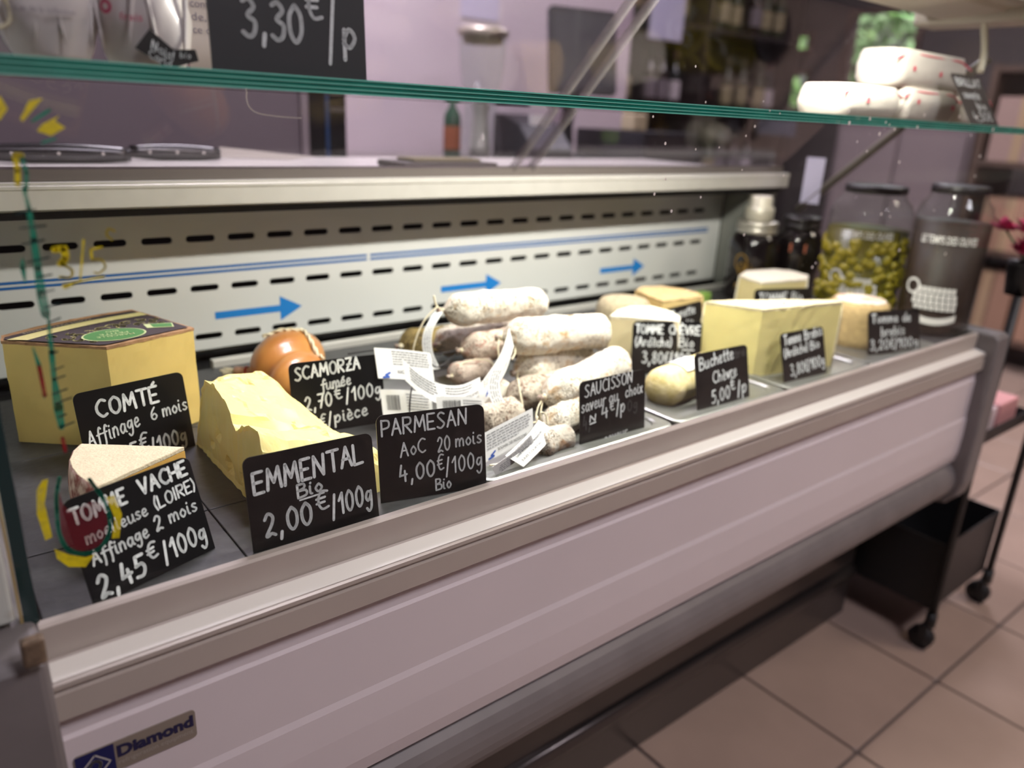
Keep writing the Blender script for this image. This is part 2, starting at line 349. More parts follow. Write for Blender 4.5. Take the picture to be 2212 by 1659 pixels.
# frames of the unseen ceiling lamps
for (x, y, p, c) in UNSEEN_LAMPS:
    t = thing('unseen_ceiling_lamp', 'unseen square white ceiling lamp panel over ' + ('the near customer aisle' if (x, y) == (.9, -1.0) else {2.5: 'the trolley and tiled floor', 3.4: 'the shelving alcove', .9: 'the space behind the counter'}[x]), 'lamp', (x, y, 2.6), 'unseen ceiling lamps')
    mb = MB(); mb.box(x-.32, x+.32, y-.32, y-.29, 2.57, 2.6); mb.box(x-.32, x+.32, y+.29, y+.32, 2.57, 2.6); mb.box(x-.32, x-.29, y-.29, y+.29, 2.57, 2.6); mb.box(x+.29, x+.32, y-.29, y+.29, 2.57, 2.6)
    mb.build('frame', M_PANEL, t)
    MB().box(x-.29, x+.29, y-.29, y+.29, 2.575, 2.585).build('diffuser', mat('lamp_diffuser', (1, .96, .92), .6, emit=2.0), t)
# trees outside the windows
def leafy(name, label, c, r, seed, col):
    rnd = random.Random(seed); mb = MB()
    for i in range(520):
        d = Vector((rnd.gauss(0, 1), rnd.gauss(0, 1), rnd.gauss(0, 1))).normalized()*r*rnd.uniform(.55, 1)
        p = Vector(c)+Vector((d.x, d.y, d.z*.9)); s = rnd.uniform(.05, .11)
        u = Vector((rnd.gauss(0, 1), rnd.gauss(0, 1), rnd.gauss(0, 1))).normalized(); v = u.orthogonal().normalized()
        mb.add([p-u*s, p+v*s*.45, p+u*s, p-v*s*.45], [(0, 1, 2, 3)])
    t = thing(name, label, 'tree', (c[0], c[1], 0), 'trees outside the window')
    fo = mb.build('foliage', mat('leaf_'+str(seed), col, .6, 0, .35, 3), t); fo['kind'] = 'stuff'
    MB().tube([(c[0], c[1], 0), (c[0]+.05, c[1], c[2])], .06).build('trunk', mat('bark', S(90, 72, 60), .9), t)
leafy('tree', 'bright green tree behind the large window, upper crown', (9.6, 5.4, 2.6), .8, 3, S(150, 205, 110))
leafy('tree', 'pale green tree behind the large window, lower crown', (7.0, 3.5, 1.55), .65, 5, S(165, 210, 150))
leafy('tree', 'green tree seen through the two small panes', (7.2, 5.1, 1.5), .7, 9, S(140, 190, 110))

# ================================================================= the refrigerated display counter
XL, XR, XE = .03, 1.456, 1.50
ctr = thing('display_counter', 'long refrigerated glass display counter with white front panel and slotted back', 'display counter', (.75, .8, 0))
P = lambda name, mb, m, **k: mb.build(name, m, ctr, **k)
# lower body
body = MB(); body.box(XL, XR, .50, 1.24, .37, .62); P('body', body, M_GREYPL)
kick = MB(); kick.box(XL, 1.50, .643, .70, 0, .37); P('kick_plate', kick, M_KICK)
mb = MB(); mb.prism_x([(.643, .086), (.634, .096), (.631, .107), (.634, .118), (.643, .128)], XL, 1.495); P('kick_highlight_bead', mb, M_KICK, smooth=True)  # bead added to give the highlight band low on the kick plate
pan = [(.492, .616), (.489, .612), (.4885, .598), (.4865, .595), (.4865, .527), (.4845, .521), (.4835, .49), (.4845, .455), (.488, .438), (.494, .433), (.51, .433), (.51, .616)]
P('front_panel', MB().prism_x(pan, XL, XR), M_PANEL)
bump = [(.51, .433)] + [(.506+.030*math.cos(R(a)), .397+.036*math.sin(R(a))) for a in range(100, 261, 16)] + [(.51, .36)]
P('bumper', MB().prism_x(bump, XL, XR), M_GREYPL, smooth=False)
rail = [(.508, .660), (.508, .677), (.5025, .677), (.500, .6755), (.500, .651), (.498, .6495), (.4815, .6455), (.480, .644), (.480, .6405), (.4825, .6395), (.4825, .6370), (.480, .636), (.480, .6165), (.481, .6155), (.505, .6155), (.52, .64), (.52, .660)]
P('rail', MB().prism_x(rail, XL, XR), M_ALU)
P('lit_ledge_strip', MB().prism_x([(.4975, .6497), (.4818, .6458), (.4818, .6466), (.4975, .6505)], XL+.001, XR-.001), mat('lit_ledge_white', S(240, 236, 228), .35))  # near-white strip added so the rail ledge looks brightly lamp-lit
for nm, x0, x1 in (('end_cap', -.012, XL), ('end_cap', XR, 1.505)):
    pr = [(.472, .68), (.466, .672), (.462, .55), (.462, .40), (.470, .37), (.486, .35), (.53, .34), (1.24, .34), (1.24, .66), (.54, .68)]
    P(nm, MB().prism_x(pr, x0, x1), M_GREYPL, bevel=.006, seg=3)
clip = MB(); clip.box(.017, .0295, .457, .4655, .679, .697); P('corner_clip', clip, mat('yellowed_plastic', S(128, 108, 88), .35, 0, .5, 160), bevel=.002)
# logo plate
lp = MB(); fr = Frame((.074, .4862, .567), (1, 0, 0), (0, 0, 1))
poly = rrect(.079, .0245, .003)
lp.loft([[fr.p(a, b, -.0002) for a, b in poly], [fr.p(a, b, .0008) for a, b in poly]])
logo = P('logo_plate', lp, mat('logo_metal', S(150, 140, 128), .4, .3)); fr = Frame((.0345, .4862, .555), (1, 0, 0), (0, 0, 1))
mb = MB(); flat(mb, fr, [(.0006, .0006), (.0245, .0006), (.0245, .0239), (.0006, .0239)], .001); mb.build('blue_field', mat('logo_blue', S(18, 24, 84), .45), logo)
mb = MB(); ribbon(mb, fr, [(.0035, .011), (.0125, .0205), (.0215, .011), (.0125, .0015), (.0035, .011)], .0011, .0013)
ribbon(mb, fr, catmull([(.009, .005), (.0085, .012), (.012, .0155), (.0155, .0125), (.014, .0075)]), .0018, .0013); mb.build('diamond_mark', mat('logo_silver', S(190, 186, 182), .4), logo)
mb = MB(); font_mesh(mb, fr, 'Diamond', .0262, .0112, .0130, .0510, bold=.045, h=.0012); mb.build('lettering', mat('logo_navy', S(24, 22, 66), .5), logo)
mb = MB(); font_mesh(mb, fr, 'refrigeration equipment', .0262, .0048, .0056, .050, h=.0012); mb.build('small_lettering', mat('logo_grey', S(176, 166, 156), .5), logo)
# deck: bed and slate boards
P('deck_bed', MB().box(XL+.002, XE-.004, .52, 1.06, .63, .6555), mat('deck_black', S(26, 26, 28), .35))
DZ = .668
def slate(x0, x1, y0, y1):
    mb = MB(); mb.box(x0+.0004, x1-.0004, y0+.0004, y1-.0004, .6556, DZ+random.uniform(-.0006, 0)); P('slate_board', mb, M_SLATE, bevel=.0008)
for x0, x1 in ((.034, .172), (.172, .3935)):
    for y0, y1 in ((.522, .612), (.612, .80), (.80, .985)): slate(x0, x1, y0, y1)
for x0, x1 in ((.3935, .62), (.62, .90), (.90, 1.18), (1.18, 1.494)): slate(x0, x1, .846, .985)
slate(1.335, 1.494, .522, .846)
P('deck_edge_strip', MB().box(.30, 1.40, .986, .998, .657, .6765), M_STEEL, bevel=.001)
P('rear_gutter', MB().box(XL+.004, XE-.006, .999, 1.028, .656, .660), M_BLACK)
# slotted back panel
YB = 1.03; HL, HH = .0185, .0043; PITCH = .0533
bp = MB()
def strip(z0, z1): bp.add([(.034, YB, z0), (1.40, YB, z0), (1.40, YB, z1), (.034, YB, z1)], [(0, 1, 2, 3)])
XS = [.0447+PITCH*k for k in range(25)]
for zc in (.698, .764, .829):
    z0, z1 = zc-.018, zc+.018
    bp.add([(.034, YB, z0), (XS[0]-PITCH/2, YB, z0), (XS[0]-PITCH/2, YB, z1), (.034, YB, z1)], [(0, 1, 2, 3)]) if XS[0]-PITCH/2 > .034 else None
    for xc in XS:
        cap = []
        for a in range(-90, 91, 30): cap.append((xc+HL-HH+HH*math.cos(R(a)), zc+HH*math.sin(R(a))))
        for a in range(90, 271, 30): cap.append((xc-HL+HH+HH*math.cos(R(a)), zc+HH*math.sin(R(a))))
        rect = [(xc+PITCH/2, z0)]+[(xc+PITCH/2, z0+(z1-z0)*k/6) for k in range(1, 6)]+[(xc+PITCH/2, z1)]
        rect += [(xc-PITCH/2, z1)]+[(xc-PITCH/2, z1-(z1-z0)*k/6) for k in range(1, 6)]+[(xc-PITCH/2, z0)]
        n = len(cap)
        vs = [(x, YB, z) for x, z in rect]+[(x, YB, z) for x, z in cap]+[(x, YB+.0025, z) for x, z in cap]
        fs = [(j, (j+1) % n, n+(j+1) % n, n+j) for j in range(n)]+[(n+j, n+(j+1) % n, 2*n+(j+1) % n, 2*n+j) for j in range(n)]
        bp.add(vs, fs)
    xr = XS[-1]+PITCH/2
    bp.add([(xr, YB, z0), (1.40, YB, z0), (1.40, YB, z1), (xr, YB, z1)], [(0, 1, 2, 3)])
for a, b in ((.680, .680), (.716, .746), (.782, .811), (.847, .882)):
    if b > a: strip(a, b)
bp.add([(.034, YB, .680), (1.40, YB, .680), (1.40, YB+.01, .674), (.034, YB+.01, .674)], [(0, 1, 2, 3)])
back = P('back_panel', bp, M_WPANEL)
MB().box(XL, 1.49, YB+.035, YB+.06, .60, .90).build('air_duct', M_BLACK, ctr)
fr = Frame((0, YB, 0), (1, 0, 0), (0, 0, 1))
for a, b in ((.036, .5505), (.556, 1.36)):
    for z in (.7845, .7905):
        mb = MB(); flat(mb, fr, [(a, z-.0017), (b, z-.0017), (b, z+.0017), (a, z+.0017)], .0004); mb.build('blue_line', M_BLUED, back)
for k in range(3):
    x0 = .3215+.3625*k; mb = MB()
    flat(mb, fr, [(x0, .720), (x0+.091, .7202), (x0+.091, .7075), (x0+.1235, .725), (x0+.091, .7425), (x0+.091, .7298), (x0, .730)], .0004); mb.build('blue_arrow', M_BLUE, back)
# interior end cheek on the right
chk = [(.99, .668), (1.03, .672), (1.03, .882), (.965, .882), (.967, .80), (.972, .72), (.978, .685)]
P('inner_cheek', MB().prism_x(chk, 1.40, 1.494), mat('grey_cheek', S(126, 128, 122), .25, .2), bevel=.004)
# rear steel ledge and door tracks
led = [(.93, .884), (.93, .903), (.9285, .9045), (.9285, .9075), (.9305, .909), (.9305, .911), (1.34, .911), (1.34, .88), (.945, .88), (.936, .882)]
P('rear_ledge', MB().prism_x(led, XL, 1.475), M_STEEL)
P('ledge_underside', MB().box(XL, 1.475, .945, 1.33, .872, .8795), M_BLACK)
for y in (.944, .957, .970): P('door_track', MB().box(XL, 1.47, y, y+.003, .9112, .9235), mat('grey_track', S(118, 110, 106), .3, .3))
# sloping acrylic doors
def door(x0, x1, off, grip):
    y0, z0, L = .953+off, .914, .372; c = math.sqrt(.5)
    def pt(x, s, t): return (x, y0-c*s+c*t, z0+c*s+c*t)
    t = .005
    mb = MB(); mb.add([pt(x0,0,0),pt(x1,0,0),pt(x1,L,0),pt(x0,L,0),pt(x0,0,t),pt(x1,0,t),pt(x1,L,t),pt(x0,L,t)], [(0,1,2,3),(4,7,6,5),(0,4,5,1),(1,5,6,2),(2,6,7,3),(3,7,4,0)])
    d = P('sliding_door', mb, M_PLEXI)
    for a, b in grip:
        for e in (a, b):
            mb = MB(); w = .0022; mb.add([pt(e-w,0,-.004),pt(e+w,0,-.004),pt(e+w,L,-.004),pt(e-w,L,-.004),pt(e-w,0,t+.004),pt(e+w,0,t+.004),pt(e+w,L,t+.004),pt(e-w,L,t+.004)], [(0,1,2,3),(4,7,6,5),(0,4,5,1),(1,5,6,2),(2,6,7,3),(3,7,4,0)])
            mb.build('door_edge', veil('clear_edge', S(150, 144, 144), .38, 30), d)
    return d
dA = door(.036, .795, 0, [(.757, .793)])
door(.77, 1.478, .012, [])
mb = MB()
fr = Frame((0, .953-.0005, .914-.0005), (1, 0, 0), (0, -math.sqrt(.5), math.sqrt(.5)))
ribbon(mb, fr, catmull([(.318, .175), (.320, .13), (.333, .108), (.36, .102), (.39, .1005)]), .0012, .0008); mb.build('grip_line', mat('etched_line', S(176, 168, 172), .5), dA)
# end frame bar on the right, canopy
P('end_frame', MB().tube([(1.484, .905, .84), (1.484, .60, 1.125)], .008, 10), mat('frame_grey', S(128, 122, 112), .4, .3), smooth=True)
can = MB(); can.prism_x([(.566, 1.186), (.66, 1.180), (.69, 1.188), (.69, 1.225), (.52, 1.235), (.515, 1.190), (.521, 1.186), (.523, 1.192), (.560, 1.192)], XL, 1.42)
P('canopy', can, mat('cream_housing', S(198, 190, 172), .5))
P('canopy_end', MB().box(1.42, 1.495, .53, .71, 1.172, 1.24), mat('cream_housing', S(198, 190, 172), .5), bevel=.006)
P('lamp_tube', MB().box(.46, 1.25, .526, .558, 1.187, 1.1915), mat('lamp_white', (1, .96, .88), .5, emit=6))
lo = area('counter_lamp', (.77, .543, 1.185), (R(14), 0, 0), .62, .032, 12.3, (1.0, .95, .86)); attach(lo, ctr)
P('lamp_cord', MB().tube(catmull([(1.425, .60, 1.19), (1.436, .598, 1.165), (1.440, .592, 1.135), (1.434, .588, 1.112), (1.428, .586, 1.100)]), .0055, 8), mat('cream_cord', S(206, 200, 178), .5), smooth=True)
# front glass, end glass, glass shelf
P('front_glass', MB().box(XL+.002, XE, .508, .514, .666, 1.20), M_GLASS)
P('end_glass', MB().add([(XL-.004,.508,.668),(XL-.004,.985,.668),(XL-.004,.93,.93),(XL-.004,.70,1.16),(XL-.004,.508,1.16),(XL+.002,.508,.668),(XL+.002,.985,.668),(XL+.002,.93,.93),(XL+.002,.70,1.16),(XL+.002,.508,1.16)], [(0,1,2,3,4),(9,8,7,6,5)]), M_GLASS)
P('end_glass_edge', MB().box(XL-.0065, XL+.0015, .5065, .5145, .668, 1.16), M_EDGEDARK)
P('edge_highlight', MB().box(XL-.0085, XL-.0068, .506, .509, .669, 1.16), mat('gold_reflection', S(190, 170, 120), .3, .4))  # bright gold strip paints the reflection along the glass edge
P('end_glass', MB().add([(XE,.515,.668),(XE,.985,.668),(XE,.93,.93),(XE,.70,1.16),(XE,.515,1.16),(XE+.005,.515,.668),(XE+.005,.985,.668),(XE+.005,.93,.93),(XE+.005,.70,1.16),(XE+.005,.515,1.16)], [(0,1,2,3,4),(9,8,7,6,5)]), M_GLASS)
SZ = 1.0172
sh = P('glass_shelf', MB().box(XL+.004, XE-.002, .5172, .735, 1.0076, SZ), M_GLASS)
MB().box(XL+.004, XE-.002, .5158, .5171, 1.0074, SZ).build('shelf_edge', M_TEAL, sh)
for z, hh in ((1.0168, .0005), (1.0136, .0004), (1.0105, .0004), (1.0078, .0005)):
    MB().box(XL+.004, XE-.002, .5152, .5158, z-hh, z+hh).build('edge_line', M_TEAL2, sh)
# water spots on the glass
mb = MB(); fr = Frame((0, .5076, 0), (1, 0, 0), (0, 0, 1)); rnd = random.Random(4)
for i in range(46):
    x = rnd.uniform(.56, 1.36); z = rnd.choice([rnd.gauss(1.0, .02), rnd.uniform(.78, 1.02)]); r_ = rnd.uniform(.0009, .0018)*(1 if x < .8 else 1.45)
    flat(mb, fr, [(x+r_*math.cos(2*math.pi*k/8), z+r_*math.sin(2*math.pi*k/8)) for k in range(8)], .0002)
o = P('water_spots', mb, mat('lime_spot', S(235, 228, 220), .5)); o['kind'] = 'stuff'

# thermometer painted on the glass with window markers
Y_ = veil('yellow_marker', S(232, 214, 10), .92); Gn = veil('green_marker', S(16, 138, 108), .86); Dg = veil('dark_marker', S(22, 50, 52), .9); Rd = veil('red_marker', S(120, 12, 34), .58, 60)
fr = Frame((0, .5078, 0), (1, 0, 0), (0, 0, 1))
pt_ = thing('painted_thermometer', 'hand painted green and yellow thermometer with a red bulb on the glass', 'window painting', (.062, .5076, .70))
mb = MB()
ribbon(mb, fr, [(.061,.949),(.062,.938),(.062,.92),(.0617,.904),(.0615,.889),(.062,.877),(.063,.874),(.062,.854),(.061,.837),(.061,.819),(.061,.806)], [.0015,.0025,.0035,.004,.005,.0048,.0015,.003,.003,.0055,.0035])
mb.build('green_tube', Gn, pt_)
for q, w_ in (([(.053, .858), (.0545, .847), (.0545, .826)], [.001, .0025, .0006]), ([(.055, .91), (.0545, .905), (.0545, .897)], [.001, .003, .001]), ([(.07, .984), (.079, .990)], .0016), ([(.073, .973), (.080, .975)], .0013), ([(.0625, .965), (.0635, .957), (.062, .948)], .0022)):
    mb = MB(); ribbon(mb, fr, q, w_); mb.build('green_stroke', Gn, pt_)
mb = MB(); ribbon(mb, fr, catmull([(.0555,.773),(.0525,.762),(.0512,.750),(.0505,.736),(.0535,.723),(.062,.7165),(.072,.7175),(.0785,.727),(.080,.740),(.0775,.753),(.0740,.762),(.0715,.768)]), .0024)
mb.build('green_bulb', Gn, pt_)
mb = MB()
for a, b, c, d in [(.055,.935,.065,.937),(.056,.927,.069,.928),(.056,.918,.067,.92),(.057,.908,.068,.91),(.061,.899,.068,.900),(.062,.89,.068,.891),(.062,.881,.07,.883),(.063,.872,.069,.874),(.062,.853,.065,.854),(.062,.843,.067,.8445),(.061,.837,.067,.8385),(.059,.828,.067,.830),(.060,.822,.069,.824),(.0605,.813,.0645,.814),(.060,.806,.068,.808)]:
    ribbon(mb, fr, [(a, b), (c, d)], .0011, .0005)
mb.build('scale_ticks', Dg, pt_)
mb = MB()
flat(mb, fr, [(p.x, p.y) for p in catmull([(.0540,.765),(.0528,.757),(.0525,.75),(.052,.736),(.055,.7245),(.062,.7185),(.0715,.7195),(.077,.728),(.0785,.740),(.0765,.748),(.0705,.752),(.060,.749),(.0555,.754),(.0540,.765)], 4)], .0001); mb.build('red_bulb', Rd, pt_)
for q in ([(.0605, .799), (.0610, .790)], [(.0545, .846), (.0550, .828)]):
    mb = MB(); ribbon(mb, fr, q, .0022, .0006); mb.build('red_stroke', veil('red_marker_bright', S(150, 16, 30), .9), pt_)
for poly in ([(.048,.996),(.057,.996),(.0595,.990),(.055,.984),(.049,.987)], [(.070,.9945),(.0765,.996),(.0655,.9835),(.0645,.985)], [(.0835,.9875),(.081,.9845),(.0855,.981),(.078,.9765),(.0715,.979),(.0745,.9825)],
             [(.0465,.774),(.0495,.774),(.0455,.7585),(.0465,.734),(.0425,.733),(.0405,.752),(.0425,.768)], [(.0795,.7525),(.0845,.7525),(.0875,.738),(.084,.721),(.0795,.722),(.083,.736)], [(.0465,.7255),(.054,.7185),(.063,.7135),(.0685,.714),(.062,.7065),(.0525,.710),(.047,.718)]):
    mb = MB(); flat(mb, fr, poly); mb.build('yellow_ray', Y_, pt_)
mb = MB(); ribbon(mb, fr, [(.0625, .966), (.0595, .966), (.0595, .958), (.0585, .951)], .0028); mb.build('yellow_ray', Y_, pt_)
mb = MB(); ribbon(mb, fr, [(.0715,.914),(.0765,.9145),(.0765,.9085),(.0735,.906)], .0040); ribbon(mb, fr, catmull([(.0735,.906),(.0785,.902),(.0775,.8975),(.072,.898)]), .0016); mb.build('yellow_digit', Y_, pt_)
mb = MB(); ribbon(mb, fr, [(.082, .894), (.087, .919)], .0011); mb.build('yellow_slash', Y_, pt_)
mb = MB(); ribbon(mb, fr, [(.096,.914),(.090,.913),(.090,.907)], .0014); ribbon(mb, fr, catmull([(.090,.907),(.095,.9065),(.0965,.902),(.0925,.8985),(.0905,.8993)]), .0012); mb.build('yellow_digit', Y_, pt_)
mb = MB(); ribbon(mb, fr, catmull([(.104,.923),(.101,.9245),(.0995,.921),(.102,.918)]), .0012); mb.build('yellow_degree', Y_, pt_)
mb = MB(); ribbon(mb, fr, [(.074,.8925),(.079,.894),(.087,.8955),(.095,.8965)], [.0035,.0018,.0012,.0016]); mb.build('yellow_underline', Y_, pt_)


# white cabinet standing against the left end
nb = thing('white_cabinet', 'worn white cabinet standing against the left end of the glass counter', 'cabinet', (-.26, .85, 0))
MB().box(-.5, -.0125, .50, 1.2, 0, .96).build('carcass', mat('worn_white', S(196, 200, 192), .4, 0, 0, 30, col2=S(160, 150, 136), ramp=(.25, .42), detail=6), nb, bevel=.004)
MB().box(-.0125, .0190, .503, 1.2, .684, .96).build('side_panel', mat('worn_white', S(196, 200, 192), .4), nb, bevel=.002)
MB().box(-.5, -.0125, .496, .4995, .06, .94).build('door', mat('worn_white', S(196, 200, 192), .4), nb)

# ================================================================= price signs
def sign(label, x, y, yaw, tilt, W, Hh, lines, z=DZ, faint=(), group='black chalk price signs', m=M_SIGN):
    yaw, tilt = R(yaw), R(tilt)
    ex = Vector((math.cos(yaw), math.sin(yaw), 0)); n = Vector((-math.sin(yaw), math.cos(yaw), 0))
    ez = Vector((0, 0, math.cos(tilt))) + n*math.sin(tilt)
    t = thing('price_sign', label, 'price sign', (x, y, z), group)
    fr = Frame(Vector((x, y, z)) - ex*W/2, ex, ez)
    poly = [(a+W/2, b+Hh/2) for a, b in rrect(W, Hh, .0065, 5, (0, 0, 1, 1))]
    mb = MB(); mb.loft([[fr.p(a, b, -.0014) for a, b in poly], [fr.p(a, b, 0) for a, b in poly]]); pl = mb.build('board', m, t)
    mb = MB()
    for ln in lines:
        if ln[0] == '_': ribbon(mb, fr, [(ln[1]*W, ln[3]*Hh), (ln[2]*W, ln[4]*Hh)], .0014)
        else:
            txt, x0, x1, y0, y1, h, pen = ln
            write(mb, fr, txt, x0*W, x1*W, y0*Hh, h*Hh, pen*.85, y1*Hh)
    if lines: mb.build('lettering', M_INK, t)
    if faint:
        for txt, x0, x1, y0, y1, h, pen in faint:
            mb = MB(); write(mb, fr, txt, x0*W, x1*W, y0*Hh, h*Hh, pen, y1*Hh, h=.0002); mb.build('erased_lettering', M_INKFAINT, t)
    return t
p3, p2, p1 = .0026, .0019, .0014
sign('black sign reading Comté leaning on the big cheese with brown printed rind', .154, .741, 10.1, 10.3, .1017, .0772,
     [('COMTÉ', .17, .74, .66, .69, .20, .0030), ('Affinage', .05, .52, .33, .45, .19, .0019), ('6', .63, .70, .47, .48, .15, .0019), ('mois', .74, .99, .48, .51, .16, .0019), ('2,75', .14, .46, .02, .06, .20, .0026), ('€', .48, .57, .14, .15, .20, .0022), ('/100g', .58, .93, .05, .10, .19, .0024)])
sign('black sign reading Tomme Vache, closest to the painted thermometer', .1106, .5328, 18.4, 18.0, .0965, .0764,
     [('TOMME', .03, .44, .765, .785, .14, .0026), ('VACHE', .55, .96, .80, .83, .14, .0026), ('moelleuse', .08, .56, .56, .60, .115, .0016), ('(LOIRE)', .62, .99, .61, .65, .12, .0018), ('Affinage', .08, .52, .355, .40, .13, .0018), ('2', .58, .65, .41, .42, .14, .0020), ('mois', .70, .95, .43, .45, .13, .0018), ('2,45', .06, .44, .05, .07, .20, .0030), ('€', .46, .55, .18, .19, .15, .0022), ('/100g', .58, .96, .09, .13, .19, .0025)])
sign('black sign reading Emmental Bio in front of the crumbly yellow cheese', .2315, .521, -3.2, 10.6, .1073, .0762,
     [('EMMENTAL', .06, .92, .61, .69, .22, .0030), ('Bio', .37, .57, .46, .49, .14, .0023), ('_', .38, .57, .435, .455), ('2,00', .10, .47, .13, .155, .24, .0030), ('€', .50, .61, .27, .28, .20, .0024), ('/100g', .62, .96, .16, .22, .23, .0026)])
sign('black sign reading Scamorza fumée beside the smoked orange cheese', .3473, .7121, -9.0, 10.9, .1018, .0772,
     [('SCAMORZA', .06, .76, .76, .83, .17, .0026), ('fumée', .32, .64, .58, .62, .15, .0022), ('2,70', .13, .43, .32, .36, .19, .0024), ('€', .45, .54, .43, .44, .18, .0022), ('/100g', .57, .97, .37, .42, .19, .0022), ('8€/pièce', .18, .80, .06, .15, .17, .0021)])
sign('black sign reading Parmesan AOC 20 mois, right of the Emmental sign', .3488, .5287, -14.3, 10.7, .1016, .0792,
     [('PARMESAN', .04, .84, .76, .79, .18, .0021), ('AoC', .20, .44, .50, .53, .16, .0018), ('20', .54, .67, .50, .51, .17, .0018), ('mois', .71, .97, .53, .55, .15, .0018), ('4,00', .18, .52, .21, .23, .19, .0022), ('€', .53, .60, .28, .29, .18, .0018), ('/100g', .61, .97, .22, .26, .19, .0018), ('Bio', .51, .66, .05, .06, .13, .0018)])
sign('black sign reading Saucisson saveur au choix in front of the sausage pile', .5884, .5358, -2.5, 7.1, .0968, .0768,
     [('SAUCISSON', .07, .80, .77, .85, .17, .0020), ('saveur', .02, .38, .56, .60, .17, .0020), ('au', .43, .57, .61, .625, .16, .0020), ('choix', .68, .96, .64, .66, .16, .0020), ('~', .14, .26, .40, .41, .15, .0020), ('4', .32, .43, .40, .41, .22, .0023), ('€', .44, .52, .49, .50, .15, .0018), ('/p', .54, .68, .42, .43, .20, .0021), ('saveur', .36, .72, .03, .06, .14, .0018)], z=.6605, faint=[('0g', .72, .88, .42, .43, .16, .0018), ('4,', .04, .16, .30, .31, .2, .0018)])
sign('black sign reading Buchette Chèvre in front of the short white log', .784, .5318, -3.1, 14.0, .0986, .0775,
     [('Buchette', .08, .72, .73, .82, .19, .0024), ('Chèvre', .31, .77, .48, .53, .18, .0023), ('5,00', .27, .62, .16, .19, .20, .0026), ('€', .63, .73, .30, .31, .20, .0022), ('/p', .76, .95, .19, .22, .22, .0024)], z=.6605, faint=[('tre', .74, .96, .80, .83, .15, .0018)])
sign('black sign reading Tomme Brebis against the tall pale yellow wedge', .9759, .5354, -3.9, 16.9, .0968, .0760,
     [('Tomme', .06, .46, .78, .81, .17, .0024), ('Brebis', .54, .97, .81, .85, .17, .0024), ('(Ardèche)', .04, .60, .55, .60, .16, .0021), ('Bio', .66, .88, .60, .63, .15, .0022), ('3,80€/100g', .16, .97, .20, .27, .20, .0024)], z=.6605)
sign('black sign reading Tomme Chèvre half hidden behind the Buchette sign', .8091, .6533, -30.6, 9.0, .0994, .074,
     [('TOMME', .04, .44, .78, .77, .16, .0026), ('CHÈVRE', .52, .98, .77, .75, .16, .0026), ('(Ardèche)', .04, .58, .54, .53, .17, .0022), ('Bio', .68, .90, .53, .52, .17, .0022), ('_', .72, .90, .47, .465), ('3,80€/100g', .16, .95, .22, .20, .21, .0025)])
sign('black sign beside the glass jars at the far right end', 1.2211, .5307, -17.7, 14.7, .1072, .0764,
     [('Tomme de', .06, .82, .76, .76, .17, .0026), ('brebis', .24, .70, .47, .49, .19, .0026), ('3,20€/100g', .04, .97, .20, .22, .2, .0026)], z=.6605)
sign('black sign in front of the tan rinded cheese at the back', .9136, .7052, 6.8, 8.7, .1004, .0747,
     [('Tomette', .14, .80, .76, .79, .17, .0022), ('brebis', .36, .74, .52, .55, .15, .0022), ('2,90€/100g', .12, .92, .2, .24, .18, .0022)])
sign('small black sign tucked before the rearmost pale cheese by the jars', 1.155, .699, -20, 6, .113, .077,
     [('TOMME Bio', .08, .86, .72, .72, .19, .0028), ('3,10€/100g', .1, .9, .3, .3, .2, .0026)])
sign('large black sign reading 3,30€ per piece on the glass shelf', .2285, .5245, -1.5, 3, .1065, .082,
     [('3,30', .20, .59, .27, .255, .27, .0034), ('€', .60, .72, .44, .44, .22, .0028), ('/', .74, .82, .18, .18, .42, .0030), ('p', .84, .95, .24, .24, .24, .0034), ('es', .70, .84, .70, .69, .17, .0034)], z=SZ, m=mat('matt_sign', S(50, 51, 54), .5))
sign('small black sign leaning on the white wrapped cheeses on the shelf', 1.332, .521, -2, 33, .094, .086,
     [('BRILLAT', .08, .92, .76, .76, .15, .0026), ('savarin', .14, .7, .52, .52, .15, .0026), ('bio', .46, .8, .32, .32, .14, .0026), ('4,50€', .2, .85, .08, .1, .17, .0020)], z=SZ, m=mat('brown_black_sign', S(42, 36, 34), .5))

# ================================================================= cheeses
M_COMTE = mat('comte_paste', S(228, 200, 122), .5, 0, .06, 30, bump=.08, bscale=90, sss=.1)
M_RINDB = mat('brown_rind', S(182, 140, 102), .85, 0, .3, 120, bump=.4, bscale=260)
M_LBLD = mat('label_brown_black', S(58, 46, 48), .6, 0, .15, 80); M_CREAM = mat('label_cream', S(214, 204, 140), .7, 0, .08, 200); M_GREEN = mat('label_green', S(70, 128, 62), .6)
def wedge_body(mb, poly, z0, z1, seg=10, amp=.0008, sc=60, taper=0):
    """prism with subdivided, slightly uneven sides; each side edge cut into short pieces"""
    cx = sum(p[0] for p in poly)/len(poly); cy = sum(p[1] for p in poly)/len(poly); ring = []
    for i, p in enumerate(poly):
        q = poly[(i+1) % len(poly)]; k = max(1, int((Vector(p)-Vector(q)).length/.006))
        for j in range(k): ring.append((p[0]+(q[0]-p[0])*j/k, p[1]+(q[1]-p[1])*j/k))
    rings = []
    for s in range(seg+1):
        z = z0+(z1-z0)*s/seg; rr = []
        for x, y in ring:
            d = Vector((x-cx, y-cy, 0)); dn = d.normalized()
            o = amp*noise.noise(Vector((x, y, z))*sc) + amp*.5*noise.noise(Vector((x, y, z))*sc*3) + taper*(1-s/seg)
            if 0 < s < seg: pass
            rr.append((x+dn.x*o, y+dn.y*o, z + (amp*noise.noise(Vector((x*2, y*2, 5))*sc) if s == seg else 0)))
        rings.append(rr)
    mb.loft(rings); return ring
CZ = .773
cp = [(.141, .784), (.230, .812), (.213, .866), (.196, .918), (.165, .913), (.131, .902), (.098, .888), (.066, .868), (.064, .850)]
